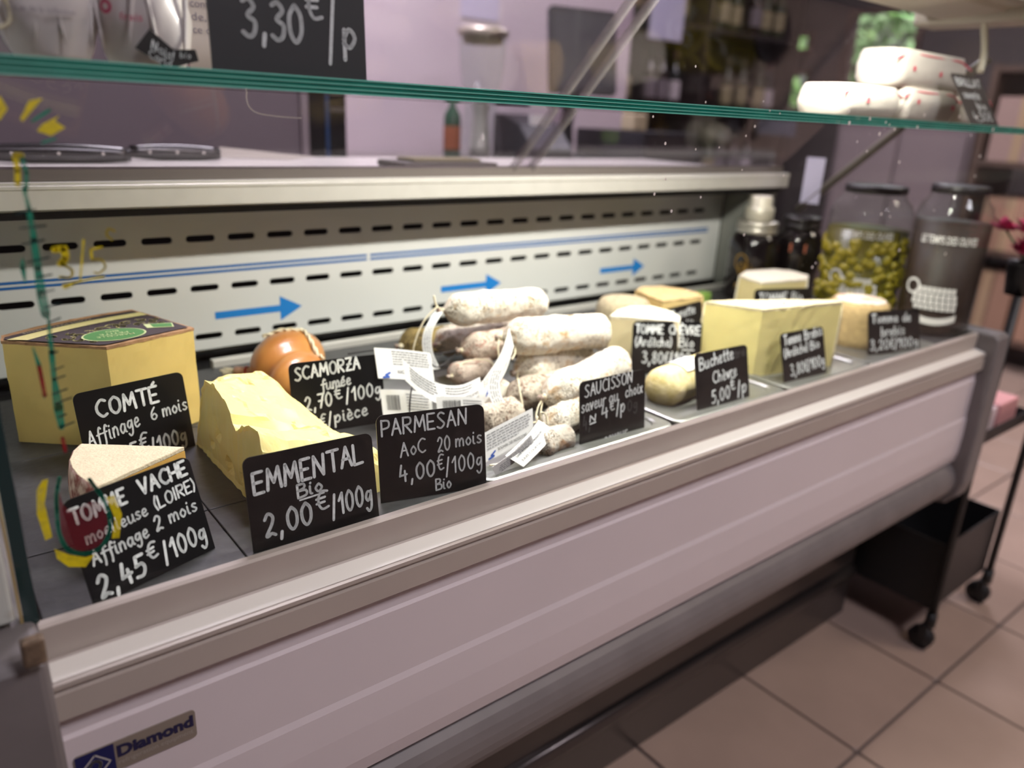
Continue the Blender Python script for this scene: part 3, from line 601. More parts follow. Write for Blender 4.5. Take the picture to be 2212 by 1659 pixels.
t = thing('comte_cheese', 'big yellow wedge of Comté with brown printed label on top', 'cheese', (.14, .84, DZ))
mb = MB(); wedge_body(mb, cp, DZ, CZ-.003, 12, .0008, 40); mb.build('paste', M_COMTE, t)
c0 = Vector((.14, .85)); big = [tuple(c0+(Vector(p)-c0)*1.006) for p in cp]
mb = MB(); wedge_body(mb, big, CZ-.003, CZ, 2, .0010, 130); mb.build('rind', M_RINDB, t)
fr = Frame((0, 0, CZ+.0004), (1, 0, 0), (0, 1, 0))
rindside = [(.196, .918), (.165, .913), (.131, .902), (.098, .888), (.066, .868)]
mb = MB(); mb.loft([[(x+.0, y+.0012, DZ) for x, y in rindside]+[(x, y-.001, DZ) for x, y in reversed(rindside)], [(x, y+.0012, CZ) for x, y in rindside]+[(x, y-.001, CZ) for x, y in reversed(rindside)]]); mb.build('rind_side', M_RINDB, t)
# printed label: dark ground, cream band, scrolls, green oval and green mark
dark = [(.137, .790), (.142, .788), (.206, .808), (.226, .814), (.210, .866), (.194, .908), (.164, .902), (.131, .890), (.100, .876), (.068, .858), (.066, .850)]
mb = MB(); flat(mb, fr, dark, .0006); lab = mb.build('paper_label', M_LBLD, t)
bandc = catmull([(.068, .846), (.1, .864), (.133, .879), (.166, .890), (.199, .897)], 5); bandi = catmull([(.084, .836), (.108, .851), (.138, .865), (.170, .876), (.203, .883)], 5)
mb = MB(); flat(mb, fr, [(p.x, p.y) for p in bandc]+[(p.x, p.y) for p in reversed(bandi)], .001); mb.build('cream_band', M_CREAM, lab)
mb = MB(); rnd = random.Random(2)
def swirl(cx, cy, s, a0, d):
    pts = []
    for k in range(14):
        a = a0 + d*k*.42; r_ = s*(1-k/15); pts.append((cx+r_*math.cos(a), cy+r_*.9*math.sin(a)))
    ribbon(mb, fr, pts, [.0014+.0024*math.sin(math.pi*k/13) for k in range(14)], .0010)
for cx, cy, s, a0, d in [(.150,.846,.008,0,1),(.163,.853,.008,3,-1),(.177,.858,.008,1,1),(.190,.862,.007,2,-1),(.199,.852,.006,4,1),(.138,.838,.008,2,-1),(.126,.831,.008,5,1),(.115,.824,.008,1,-1),(.125,.815,.006,3,1),(.133,.803,.005,2,-1),(.186,.848,.006,0,1),(.170,.846,.006,4,-1),(.208,.842,.005,1,1),(.122,.840,.005,2,1),(.105,.836,.006,4,-1),(.205,.862,.005,3,1)]:
    swirl(cx, cy, s, a0, d)
mb.build('scroll_print', M_CREAM, lab)
ov = [(.156+.0275*math.cos(2*math.pi*k/28), .818+.0205*math.sin(2*math.pi*k/28)) for k in range(28)]
mb = MB(); flat(mb, fr, [(.156+(a-.156)*1.07, .818+(b-.818)*1.07) for a, b in ov], .0012); mb.build('oval_border', mat('oval_edge', S(196, 206, 150), .6), lab)
mb = MB(); flat(mb, fr, ov, .0014); mb.build('green_oval', M_GREEN, lab)
mb = MB()
for k, (tx, yy, w_) in enumerate([('PETITE', .8225, .026), ('MARCELLE', .8145, .034), ('BIO', .831, .012)]):
    font_mesh(mb, Frame((.156, yy, CZ+.0004), (-1, 0, 0), (0, -1, 0)), tx, -w_/2, 0, .0078, w_, bold=.01, h=.0018)
mb.build('oval_lettering', mat('oval_ink', S(180, 200, 140), .6), lab)
mb = MB(); flat(mb, fr, [(.189, .844), (.189, .8275), (.2135, .8205), (.216, .837)], .0012); mb.build('mark_border', mat('mark_cream', S(196, 206, 150), .6), lab)
mb = MB(); flat(mb, fr, [(.195, .8405), (.195, .8275), (.2125, .8225), (.2145, .835)], .0014); mb.build('green_mark', M_GREEN, lab)
mb = MB(); d = Vector((.9, .38)).normalized()
font_mesh(mb, Frame((.148, .8925, CZ+.0004), (-d.x, -d.y, 0), (d.y, -d.x, 0)), 'COMTE MARCEL PETITE', 0, 0, .0075, .072, h=.0012); mb.build('rim_lettering', mat('label_pale', S(170, 160, 140), .6), lab)

t = thing('tomme_cheese', 'wedge of tomme with cream rind top and reddish side, nearest cheese', 'cheese', (.12, .63, DZ))
tp = [(.0865, .5875), (.1615, .6265), (.0935, .677), (.0855, .665), (.080, .6485), (.0785, .632), (.0795, .617), (.0825, .602)]
mb = MB(); wedge_body(mb, tp, DZ, DZ+.052, 8, .0005, 60); mb.build('paste', mat('tomme_paste', S(214, 168, 88), .5, 0, .08, 40, sss=.1), t)
mb = MB(); wedge_body(mb, tp, DZ+.052, DZ+.056, 2, .0004, 60); mb.build('top_rind', mat('cream_rind', S(224, 208, 178), .9, 0, .10, 150, bump=.5, bscale=420), t, bevel=.0008)
arc = [(.0865, .5875), (.0825, .602), (.0795, .617), (.0785, .632), (.080, .6485), (.0855, .665), (.0935, .677)]
rings = []
for k in range(7):
    z = DZ+.0555*k/6; b_ = .0035*math.sin(math.pi*k/6)+.0006
    rings.append([(x-b_, y, z) for x, y in arc]+[(x+.0015, y, z) for x, y in reversed(arc)])
mb = MB(); mb.loft(rings); mb.build('side_rind', mat('mottled_rind', S(196, 170, 158), .85, 0, 0, 90, col2=S(120, 60, 52), ramp=(.38, .6), bump=.4, bscale=200, detail=6), t, smooth=True)

# emmental: broken block, uneven top
prof = {.206: [(.752,.668),(.742,.692),(.720,.738),(.705,.750),(.68,.752),(.655,.749),(.640,.741),(.632,.723),(.622,.729),(.610,.739),(.593,.746),(.578,.744),(.568,.730),(.563,.668)],
        .232: [(.758,.668),(.748,.70),(.728,.744),(.705,.746),(.68,.742),(.655,.736),(.640,.728),(.632,.716),(.622,.718),(.610,.726),(.593,.733),(.578,.730),(.568,.716),(.561,.668)],
        .272: [(.760,.668),(.748,.71),(.735,.738),(.705,.736),(.68,.731),(.655,.724),(.640,.716),(.632,.712),(.622,.716),(.610,.722),(.593,.726),(.578,.724),(.568,.712),(.560,.668)],
        .296: [(.752,.668),(.738,.690),(.725,.704),(.705,.709),(.68,.706),(.655,.704),(.640,.700),(.632,.703),(.622,.709),(.610,.712),(.593,.713),(.578,.711),(.568,.70),(.560,.668)],
        .318: [(.735,.668),(.72,.672),(.705,.679),(.69,.684),(.67,.688),(.650,.688),(.640,.690),(.632,.694),(.622,.698),(.610,.700),(.593,.700),(.578,.697),(.568,.69),(.562,.668)],
        .331: [(.705,.668),(.695,.669),(.685,.670),(.675,.671),(.66,.673),(.65,.674),(.640,.675),(.632,.676),(.622,.677),(.610,.677),(.600,.676),(.59,.674),(.58,.672),(.575,.668)]}
xs = sorted(prof); rings = []
NX, NY = 44, 78
def sampley(pr, s):
    f = s*(len(pr)-1); i = min(int(f), len(pr)-2); k = f-i
    return Vector((pr[i][0]+(pr[i+1][0]-pr[i][0])*k, pr[i][1]+(pr[i+1][1]-pr[i][1])*k))
def emm_vert(x, s):
    i = max(j for j in range(len(xs)-1) if xs[j] <= x+1e-9) if x < xs[-1] else len(xs)-2
    k = (x-xs[i])/(xs[i+1]-xs[i]); q = sampley(prof[xs[i]], s).lerp(sampley(prof[xs[i+1]], s), k)
    v = Vector((x, q.x, q.y)); a = min(1, (q.y-.668)/.02)
    # flaky breaks: terraces plus noise
    tw = noise.noise(Vector((x*30, q.x*55, 1.3))); tr = .0022*max(0, min(1, 6*noise.noise(Vector((x*45, q.x*70, 7)))))
    v.z += a*(.0035*tw+tr+.0004*noise.noise(Vector((x*120, q.x*120, 3)))); v.x += a*.0016*noise.noise(v*90)
    for (hx, hy, hz, hr) in [(.242, .70, .747, .008), (.262, .66, .738, .007), (.285, .60, .728, .006)]:
        d_ = (v-Vector((hx, hy, hz))).length
        if d_ < hr: v.z -= (hr-d_)*.9
    return v
for i in range(NX+1):
    x = xs[0]+(xs[-1]-xs[0])*i/NX; rings.append([emm_vert(x, j/NY) for j in range(NY+1)])
mb = MB(); vs = [p for r_ in rings for p in r_]; fs = []
for i in range(NX):
    for j in range(NY): fs.append((i*(NY+1)+j, (i+1)*(NY+1)+j, (i+1)*(NY+1)+j+1, i*(NY+1)+j+1))
mb.add(vs, fs)
# left cut face with eye holes
NZ = 16; lf = []
for j in range(NY+1):
    top = rings[0][j]; col = []
    for k in range(NZ+1):
        z = DZ+(top.z-DZ)*k/NZ; p = Vector((top.x, top.y, z)); inw = .0012*noise.noise(p*70)+.002*(1-k/NZ)*0
        if 0 < k < NZ:
            for (hy, hz, hr) in [(.676, .707, .0075), (.655, .683, .010), (.70, .69, .006), (.60, .70, .009), (.62, .685, .007)]:
                d_ = math.hypot(p.y-hy, p.z-hz)
                if d_ < hr: inw += (hr-d_)*.8
            p.x += inw + .002
            p.x -= .003*math.sin(math.pi*k/NZ)
        col.append(p)
    lf.append(col)
vs = [p for c_ in lf for p in c_]; fs = []
for j in range(NY):
    for k in range(NZ): fs.append((j*(NZ+1)+k, j*(NZ+1)+k+1, (j+1)*(NZ+1)+k+1, (j+1)*(NZ+1)+k))
mb.add(vs, fs)
o = mb.build('emmental_cheese', mat('emmental_paste', S(244, 226, 150), .42, 0, .04, 50, bump=.10, bscale=130, sss=.15), None)
tag(o, 'crumbly pale yellow block of Emmental with holes, behind its sign', 'cheese')

# scamorza: smoked, pear shaped, tied with cord
t = thing('scamorza_cheese', 'glossy orange smoked scamorza tied with cord and raffia', 'cheese', (.35, .85, DZ))
prf = [(0, .0), (.10, .024), (.22, .040), (.36, .0465), (.50, .044), (.60, .036), (.66, .0325), (.74, .0345), (.84, .033), (.93, .022), (1, .0)]
pts = catmull([Vector((a, b, 0)) for a, b in prf], 3); rings = []; A = Vector((.366, .926, .7025)); B = Vector((.336, .775, .6985)); ax = (B-A); u = Vector((1, .2, 0)).normalized()
for q in pts:
    c_ = A+ax*q.x; rr = max(q.y, .0004); rings.append([c_+u*rr*1.12*math.cos(2*math.pi*k/36)+Vector((0, 0, 1))*rr*.78*math.sin(2*math.pi*k/36) for k in range(36)])
mb = MB(); mb.loft(rings); mb.build('body', mat('smoked_skin', S(202, 144, 76), .36, 0, 0, 22, col2=S(180, 114, 54), ramp=(.3, .7), bump=.1, bscale=40, coat=.3, sss=.1), t, smooth=True)
def skin_z(x, y):   # height of the cheese skin
    q = min(pts, key=lambda p: abs(A.y+ax.y*p.x-y)); c_ = A+ax*q.x; d_ = ((x-c_.x)/1.12)**2
    return c_.z+.78*math.sqrt(max(q.y**2-d_, 1e-6))
def rope(mb, pts, r_, tw=.5):
    for ph in (0, math.pi):
        P_ = [Vector(p) for p in pts]; out = []
        for i, p in enumerate(P_):
            tt = (P_[min(i+1, len(P_)-1)]-P_[max(i-1, 0)]).normalized(); n1 = tt.orthogonal().normalized(); n2 = tt.cross(n1); a = ph+i*tw
            out.append(p+(n1*math.cos(a)+n2*math.sin(a))*r_*.55)
        mb.tube(out, r_*.75, 6)
mb = MB(); rope(mb, catmull([Vector((.381-.10*(.90-y_), y_, skin_z(.381-.10*(.90-y_), y_)+.0012)) for y_ in [.912-.0065*k for k in range(17)]], 3), .0022); rope(mb, catmull([Vector((x_, .872+.30*(.378-x_), skin_z(x_, .872+.30*(.378-x_))+.0014)) for x_ in [.379-.006*k for k in range(9)]], 4), .0020)
mb.build('cord', M_STRING, t, smooth=True)
mb = MB(); rnd = random.Random(5)
for k in range(26):
    d1 = Vector((rnd.gauss(0, .0035), rnd.gauss(0, .0035), rnd.gauss(0, .0025))); d2 = Vector((rnd.gauss(0, .002), rnd.gauss(0, .002), rnd.gauss(0, .0015)))
    mb.tube([Vector((.322, .913, .678))+d2, Vector((.308, .925, .679))+d2, Vector((.2965, .933, .679))+d1], .0006, 4)
mb.build('raffia', M_STRING, t)
mb = MB(); mb.tube([(.331, .908, .681), (.318, .918, .679), (.308, .926, .679)], .006, 10); mb.build('paper_sleeve', mat('pink_paper', S(236, 190, 168), .7), t, smooth=True)
mb = MB(); mb.tube([(.3205, .9155, .6795), (.3185, .9175, .6795)], .0063, 10); mb.build('red_stamp', mat('stamp_red', S(206, 60, 56), .7), t, smooth=True)

# ================================================================= trays
def tray(label, x0, x1, y0, y1):
    cx, cy, w_, d_ = (x0+x1)/2, (y0+y1)/2, x1-x0, y1-y0
    def rg(ins, z, r_): return [(cx+a, cy+b, z) for a, b in rrect(w_-2*ins, d_-2*ins, r_, 5)]
    mb = MB(); mb.loft([rg(0, .6685, .012), rg(0, .6715, .012), rg(.002, .6725, .012), rg(.011, .6722, .016), rg(.013, .6705, .018), rg(.016, .6625, .020), rg(.020, .6602, .022)], True, True)
    o = mb.build('serving_tray', M_TRAY, None); return tag(o, label, 'tray', 'steel trays along the front')
tray('steel tray under the pile of white dry sausages', .3985, .6690, .5165, .842)
tray('steel tray under the short white goat log', .6755, .8960, .5165, .842)
tray('steel tray under the tall pale yellow wedge', .9015, 1.1140, .5165, .842)
tray('steel tray under the round cheese next to the jars', 1.1195, 1.3330, .5165, .842)

# ================================================================= dry sausages
MOLD = [mold_mat('mold_white', S(228, 222, 208), S(196, 160, 116), S(112, 96, 74), 1.3), mold_mat('mold_grey', S(200, 192, 178), S(160, 128, 100), S(64, 56, 48), 4.1),
        mold_mat('mold_pink', S(206, 190, 176), S(172, 112, 94), S(92, 74, 62), 7.7), mold_mat('mold_dark', S(198, 186, 170), S(104, 62, 44), S(58, 42, 34), 9.2),
        mold_mat('pepper_crust', S(150, 130, 84), S(60, 50, 38), S(20, 18, 16), 2.2)]
GS = 'dry sausages piled on the steel tray'
def sausage(label, p0, p1, r_, mi, seed, bend=.004, lump=.14):
    r_ *= 1.10
    p0, p1 = Vector(p0), Vector(p1); L = p1-p0; n = 64; m = 34; rnd = random.Random(seed)
    side = L.cross(Vector((0, 0, 1))).normalized(); upv = side.cross(L).normalized(); rings = []
    for i in range(n+1):
        s = i/n; e0 = min(1, s/.16); e1 = min(1, (1-s)/.10)
        prof_ = (math.sin(e0*math.pi/2)**.75)*(math.sin(e1*math.pi/2)**.5) if 0 < s < 1 else 0
        rr = max(r_*prof_, r_*.10); c_ = p0+L*s+upv*bend*math.sin(math.pi*s)*(.3)+side*bend*math.sin(math.pi*s+seed)
        ring = []
        for k in range(m):
            a = 2*math.pi*k/m; d_ = side*math.cos(a)+upv*math.sin(a)
            q = c_*26+d_*.9+Vector((seed*3.1, 0, 0)); w_ = 1+lump*noise.noise(q)+.07*noise.noise(q*3)+.04*noise.noise(q*6.5)
            if s < .14: w_ *= 1+.10*math.sin(a*7+seed)*(1-s/.14)
            ring.append(c_+d_*rr*w_)
        rings.append(ring)
    t = thing('dry_sausage', label, 'sausage', tuple(p0), GS)
    mb = MB(); mb.loft(rings); mb.build('casing', MOLD[mi], t, smooth=True)
    # tied end
    ax = L.normalized(); mb = MB(); mb.tube([p0-ax*.006, p0-ax*.002, p0+ax*.004], r_*.16, 8, lambda i: r_*(.22, .10, .2)[i]); mb.build('tied_end', MOLD[2], t, smooth=True)
    mb = MB(); mb.tube([p0-ax*.0015+side*.001, p0+ax*.0005+side*.001, p0+ax*.0022], r_*.17, 8); mb.build('knot', M_STRING, t, smooth=True)
    return t
def string(t, pts, r_=.0009, m=M_STRING):
    mb = MB(); mb.tube(catmull([Vector(p) for p in pts], 6), r_, 6); mb.build('string', m, t, smooth=True)
class Strip:   # curved paper strip: centre path and width direction
    def __init__(s, pts, wdir, wd, k=6):
        s.P = catmull([Vector(p) for p in pts], k); s.w = Vector(wdir).normalized(); s.wd = wd
        s.L = [0]
        for a, b in zip(s.P, s.P[1:]): s.L.append(s.L[-1]+(b-a).length)
        s.len = s.L[-1]
    def p(s, a, b, h=0):
        a = min(max(a, 0), s.len-1e-6); i = max(j for j in range(len(s.L)-1) if s.L[j] <= a); k = (a-s.L[i])/(s.L[i+1]-s.L[i])
        tg = (s.P[i+1]-s.P[i]).normalized(); nn = tg.cross(s.w).normalized()
        return s.P[i].lerp(s.P[i+1], k)+s.w*(b-s.wd/2)+nn*h
def paper(t, st, texts=(), lines=(), logo=None, barcode=None, flip=1):
    """st Strip or Frame-like with len and wd; print is laid on the side facing the visitor"""
    n = 14; mb = MB(); rings = []
    for i in range(n+1):
        a = st.len*i/n; rings.append([st.p(a, 0, 0), st.p(a, st.wd, 0), st.p(a, st.wd, -.0002*flip), st.p(a, 0, -.0002*flip)])
    mb.loft(rings); pp = mb.build('paper_tag', M_PAPER, t)
    class F2:
        def p(self, a, b, h=0): return st.p(a, b, h*flip)
    F = F2()
    class FR:   # flipped reading direction (upside down)
        def p(self, a, b, h=0): return st.p(st.len-a, st.wd-b, h*flip)
    if lines:
        mb = MB()
        for (a, b, c, d, k) in lines: text_lines(mb, F, a*st.len, b*st.len, c*st.wd, d*st.wd, k, .0004, seed=int(a*100)+k)
        mb.build('small_print', M_PRINT, pp)
    if texts:
        mb = MB()
        for (tx, a, b, sz, w_) in texts: font_mesh(mb, FR(), tx, a*st.len, b*st.wd, sz*st.wd, w_*st.len, h=.0005)
        mb.build('lettering', M_PRINTD, pp)
    if logo:
        a, b = logo; mb = MB(); s_ = st.wd*.16; ribbon(mb, FR(), [(a*st.len, b*st.wd), (a*st.len+s_, b*st.wd+s_*.5), (a*st.len+s_*.3, b*st.wd+s_*.9), (a*st.len+s_*1.6, b*st.wd+s_*1.0)], s_*.42, .0005); mb.build('logo_print', M_PRINTB, pp)
    if barcode:
        a, b, c, d = barcode; mb = MB(); x = a; rnd = random.Random(8)
        while x < b:
            w_ = rnd.choice([.012, .02, .035])*(b-a); flat(mb, F, [(x*st.len, c*st.wd), ((x+w_)*st.len, c*st.wd), ((x+w_)*st.len, d*st.wd), (x*st.len, d*st.wd)], .0005); x += w_+rnd.choice([.02, .035])*(b-a)
        mb.build('barcode', M_PRINTD, pp)
    return pp
s1 = sausage('white dry sausage lying topmost at the back of the pile', (.507, .760, .771), (.668, .752, .764), .0185, 0, 1)
s2 = sausage('thick white dry sausage across the middle of the pile', (.552, .700, .746), (.703, .665, .740), .0205, 0, 2)
s3 = sausage('dry sausage with a pinkish tip left of the thick middle one', (.525, .744, .722), (.66, .735, .718), .0185, 2, 3)
s4 = sausage('grey speckled dry sausage under the topmost one', (.526, .797, .715), (.66, .812, .712), .0180, 1, 4)
s5 = sausage('dry sausage coated in black and golden pepper', (.520, .882, .692), (.66, .868, .692), .0180, 4, 5)
s6 = sausage('dry sausage end showing under the thick middle one', (.572, .692, .700), (.70, .702, .700), .0200, 0, 6)
s7 = sausage('plump white dry sausage resting in front at right', (.536, .598, .705), (.697, .630, .711), .0198, 0, 7)
s8 = sausage('white dry sausage under the plump front one, behind its sign', (.512, .570, .686), (.635, .592, .684), .0165, 0, 8)
s9 = sausage('smallest dry sausage lowest at the front tray rim', (.486, .546, .6755), (.535, .549, .6755), .0125, 1, 9)
s10 = sausage('dry sausage with dark brown blotches deep in the pile', (.532, .652, .686), (.66, .655, .686), .0180, 3, 10)
s11 = sausage('pale dry sausage with brown spots under the paper tags', (.462, .618, .680), (.522, .632, .680), .0160, 3, 11)
s12 = sausage('thin dry sausage with an orange tip between the tags', (.496, .722, .700), (.560, .732, .700), .0120, 2, 12)
s13 = sausage('grey dry sausage mostly hidden behind the paper tags', (.478, .674, .681), (.556, .688, .681), .0150, 1, 13)
# tags and strings
string(s1, [(.506, .760, .772), (.499, .761, .778), (.496, .762, .790)], .0012); string(s1, [(.505, .760, .772), (.497, .758, .776), (.478, .757, .760), (.464, .754, .735), (.463, .752, .716), (.480, .750, .703)])
paper(s1, Strip([(.497, .752, .772), (.480, .748, .752), (.478, .746, .728), (.487, .742, .704)], (1, -.25, .1), .0115), lines=[(.25, .95, .9, .1, 3)])
paper(s3, Strip([(.392, .716, .735), (.425, .712, .729), (.458, .704, .722)], (.02, .30, .95), .034), lines=[(.3, .95, .95, .45, 6)], texts=[('POIX NOIX', .25, .70, .16, .4)], logo=(.78, .80))
paper(s3, Strip([(.384, .690, .698), (.412, .684, .694), (.440, .676, .688)], (.02, .25, .97), .030), lines=[(.5, .95, .9, .25, 6)], barcode=(.1, .36, .25, .8))
string(s3, [(.388, .775, .730), (.425, .768, .731), (.462, .760, .724), (.495, .752, .720), (.522, .745, .722)], .0009, M_STRINGB); string(s3, [(.428, .690, .722), (.410, .672, .712), (.398, .655, .695), (.396, .645, .680)], .0009, M_STRINGB)
string(s3, [(.524, .744, .722), (.505, .742, .712), (.48, .728, .712), (.462, .715, .724)], .0009, M_STRINGB)
paper(s4, Strip([(.396, .664, .742), (.412, .657, .725), (.436, .651, .710), (.462, .649, .7045), (.489, .651, .7085)], (.0, .30, .95), .024), lines=[(.1, .45, .95, .3, 5), (.55, .9, .92, .55, 3)], texts=[('JULES COURTIAL', .05, .80, .24, .34), ('SAUCISSON SEC ABRICOT', .05, .55, .20, .48)], logo=(.42, .74))
paper(s2, Strip([(.486, .648, .700), (.505, .654, .712), (.528, .662, .730), (.546, .672, .754)], (-.12, .30, .94), .022), lines=[(.1, .7, .95, .6, 3)], texts=[('SAUCISSON SEC', .15, .70, .24, .42)], logo=(.84, .62))
paper(s2, Strip([(.506, .640, .738), (.493, .634, .718), (.493, .624, .698), (.505, .612, .682), (.516, .604, .673)], (1, -.15, .0), .0145), lines=[(.1, .95, .9, .1, 4)])
string(s2, [(.549, .700, .748), (.560, .688, .741), (.556, .676, .734), (.545, .668, .728)]); string(s2, [(.549, .700, .747), (.541, .690, .735), (.539, .684, .722)])
string(s6, [(.572, .690, .700), (.560, .672, .692), (.545, .655, .708), (.536, .640, .700), (.530, .625, .684)])
paper(s6, Strip([(.420, .636, .702), (.447, .630, .699), (.474, .624, .694)], (.02, .22, .97), .026), lines=[(.55, .95, .9, .3, 5)], barcode=(.12, .5, .25, .85))
string(s7, [(.534, .597, .703), (.524, .592, .699), (.516, .586, .690), (.512, .578, .684)]); string(s7, [(.534, .597, .702), (.526, .590, .694), (.520, .584, .686), (.500, .574, .690)])
paper(s7, Strip([(.424, .556, .686), (.450, .556, .692), (.486, .556, .700)], (.08, .24, .97), .030), lines=[(.05, .95, .92, .35, 6)], texts=[('SAUCISSON SEC FENOUIL', .15, .72, .15, .6)], logo=(.80, .78))
string(s8, [(.510, .570, .686), (.500, .566, .700), (.497, .560, .690), (.493, .552, .680)]); string(s8, [(.509, .569, .686), (.504, .566, .703), (.512, .566, .700), (.512, .562, .690)]); string(s8, [(.495, .555, .684), (.470, .545, .676), (.44, .535, .676), (.410, .528, .682)])
g = Strip([(.4995, .5555, .6870), (.4790, .541, .6835), (.4560, .526, .6790)], (-.10, .30, .45), .001)
paper(s8, Strip([(.503, .553, .694), (.478, .540, .688), (.437, .524, .681)], (.55, -.20, -.42), .024), lines=[(.08, .9, .45, .06, 4)], texts=[('SAUCISSON SEC FENOUIL', .08, .52, .17, .74), ('JULES COURTIAL', .08, .22, .17, .56)], flip=1)
paper(s8, Strip([(.470, .537, .692), (.444, .529, .684), (.410, .521, .678)], (.4, .2, -.6), .017), lines=[(.06, .9, .9, .1, 5)], flip=1)
string(s12, [(.497, .722, .702), (.515, .718, .716), (.540, .712, .716), (.552, .706, .706)])

# ================================================================= cheeses on the right
M_PALE = mat('pale_paste', S(238, 224, 152), .5, 0, .05, 40, bump=.08, bscale=80, sss=.1); M_CRUST = mat('pale_crust', S(222, 208, 170), .9, 0, .22, 140, bump=.5, bscale=260)
M_CRUSTG = mat('grey_crust', S(176, 162, 132), .92, 0, .3, 130, bump=.5, bscale=240); M_CRUSTT = mat('tan_crust', S(200, 172, 120), .9, 0, .25, 130, bump=.4, bscale=240)
def wedge(name, label, poly, z0, z1, mp, mc, rind_from):
    """cut wedge: paste prism, crust on top and along the outer rind edges"""
    cx = sum(p[0] for p in poly)/len(poly); cy = sum(p[1] for p in poly)/len(poly)
    t = thing(name, label, 'cheese', (cx, cy, z0))
    mb = MB(); wedge_body(mb, poly, z0, z1-.0035, 8, .0006, 60); mb.build('paste', mp, t)
    big = [(cx+(x-cx)*1.004, cy+(y-cy)*1.004) for x, y in poly]
    mb = MB(); wedge_body(mb, big, z1-.0035, z1, 2, .0012, 120); mb.build('top_crust', mc, t)
    arc = [poly[i] for i in rind_from]; rings = []
    for k in range(5):
        z = z0+(z1-z0)*k/4; b_ = .0015+.0035*math.sin(math.pi*k/4); rr = []
        for x, y in arc:
            d_ = Vector((x-cx, y-cy)).normalized(); rr.append((x+d_.x*b_, y+d_.y*b_, z))
        for x, y in reversed(arc):
            d_ = Vector((x-cx, y-cy)).normalized(); rr.append((x-d_.x*.0015, y-d_.y*.0015, z))
        rings.append(rr)
    mb = MB(); mb.loft(rings); mb.build('side_crust', mc, t, smooth=True)
    return t
wedge('chevre_tomme', 'cream goat tomme wedge with chalky top behind Tomme Chèvre sign', [(.764, .724), (.826, .654), (.848, .672), (.862, .70), (.860, .735), (.832, .748), (.797, .742)], .6605, .742, mat('cream_paste', S(228, 212, 168), .55, 0, .06, 50, sss=.1), mat('chalk_crust', S(226, 218, 196), .9, 0, .1, 120, bump=.4, bscale=260), [1, 2, 3, 4, 5, 6])
t = thing('grey_tomme', 'round greyish beige rinded cheese left of the tan one', 'cheese', (.872, .802, .6605))
mb = MB(); mb.lathe([(.030, 0), (.040, .004), (.0435, .02), (.044, .045), (.0425, .066), (.036, .0765), (.028, .079), (.012, .0795)], (.872, .800, .6605), 40); mb.build('crust', M_CRUSTG, t, smooth=True)
wedge('tan_tomme', 'tan rinded cheese wedge standing behind its sign at the back', [(.905, .752), (.992, .745), (1.006, .768), (1.005, .80), (.99, .828), (.955, .84), (.925, .825)], .6605, .741, mat('straw_paste', S(214, 186, 126), .55, 0, .08, 50), M_CRUSTT, [1, 2, 3, 4, 5, 6])
wedge('brebis_tomme', 'tall pale yellow sheep cheese wedge, biggest on the right', [(.908, .580), (1.060, .550), (1.068, .560), (1.0, .594), (.925, .632), (.872, .648)], .6605, .766, M_PALE, M_CRUST, [1, 2, 3, 4, 5])
wedge('pale_tomme', 'pale cheese wedge standing rearmost before the dark jar', [(1.135, .735), (1.24, .715), (1.275, .735), (1.285, .775), (1.265, .80), (1.20, .812), (1.15, .79)], .6605, .752, mat('cream_paste2', S(226, 210, 150), .55, 0, .06, 50), mat('chalk_crust', S(226, 218, 196)), [1, 2, 3, 4, 5, 6])
t = thing('round_tomme', 'round cheese with mottled white top next to the jars', 'cheese', (1.226, .606, .6605))
mb = MB(); mb.lathe([(.040, 0), (.0455, .004), (.047, .02), (.047, .06), (.0455, .074), (.041, .079), (.02, .0805), (.004, .080)], (1.226, .606, .6605), 40); mb.build('crust', M_CRUSTT, t, smooth=True)
mb = MB(); mb.lathe([(.040, .0795), (.038, .0812), (.02, .082), (.003, .0815)], (1.226, .606, .6605), 36); mb.build('top_bloom', mat('white_bloom', S(232, 222, 206), .9, 0, 0, 60, col2=S(206, 160, 130), ramp=(.35, .5)), t, smooth=True)
# goat log
t = thing('goat_log', 'short white goat cheese log lying behind the Buchette sign', 'cheese', (.765, .59, .661))
rings = []; A, B = Vector((.704, .5795, .6868)), Vector((.838, .600, .6868)); ax = B-A; sd = ax.cross(Vector((0, 0, 1))).normalized()
for i in range(29):
    s = i/28; e = min(s, 1-s)/.10; rr = .0258*(min(1, e)**.35 if e > 0 else .25)
    rings.append([A+ax*s+(sd*math.cos(2*math.pi*k/28)+Vector((0, 0, 1))*math.sin(2*math.pi*k/28))*rr*(1+.05*noise.noise((A+ax*s)*40+Vector((math.cos(2*math.pi*k/28), math.sin(2*math.pi*k/28), 0))*1.6)) for k in range(28)])
mb = MB(); mb.loft(rings); mb.build('rind', mat('bloomy_rind', S(228, 212, 162), .8, 0, 0, 90, col2=S(206, 186, 120), ramp=(.3, .6), bump=.6, bscale=230), t, smooth=True)
mb = MB(); rings = []
for i in range(7):
    s = .30+.30*i/6; c_ = A+ax*s; rings.append([c_+(sd*math.cos(a)+Vector((0, 0, 1))*math.sin(a))*.0274 for a in [R(50+10*k) for k in range(10)]]+[c_+(sd*math.cos(a)+Vector((0, 0, 1))*math.sin(a))*.0270 for a in [R(140-10*k) for k in range(10)]])
mb.loft(rings); lp_ = mb.build('paper_label', M_PAPER, t)
mb = MB(); fr = Frame(A+ax*.34+Vector((0, 0, .0276))-sd*.006, ax, -sd); text_lines(mb, fr, .002, .03, .008, -.006, 3); mb.build('small_print', M_PRINT, lp_)

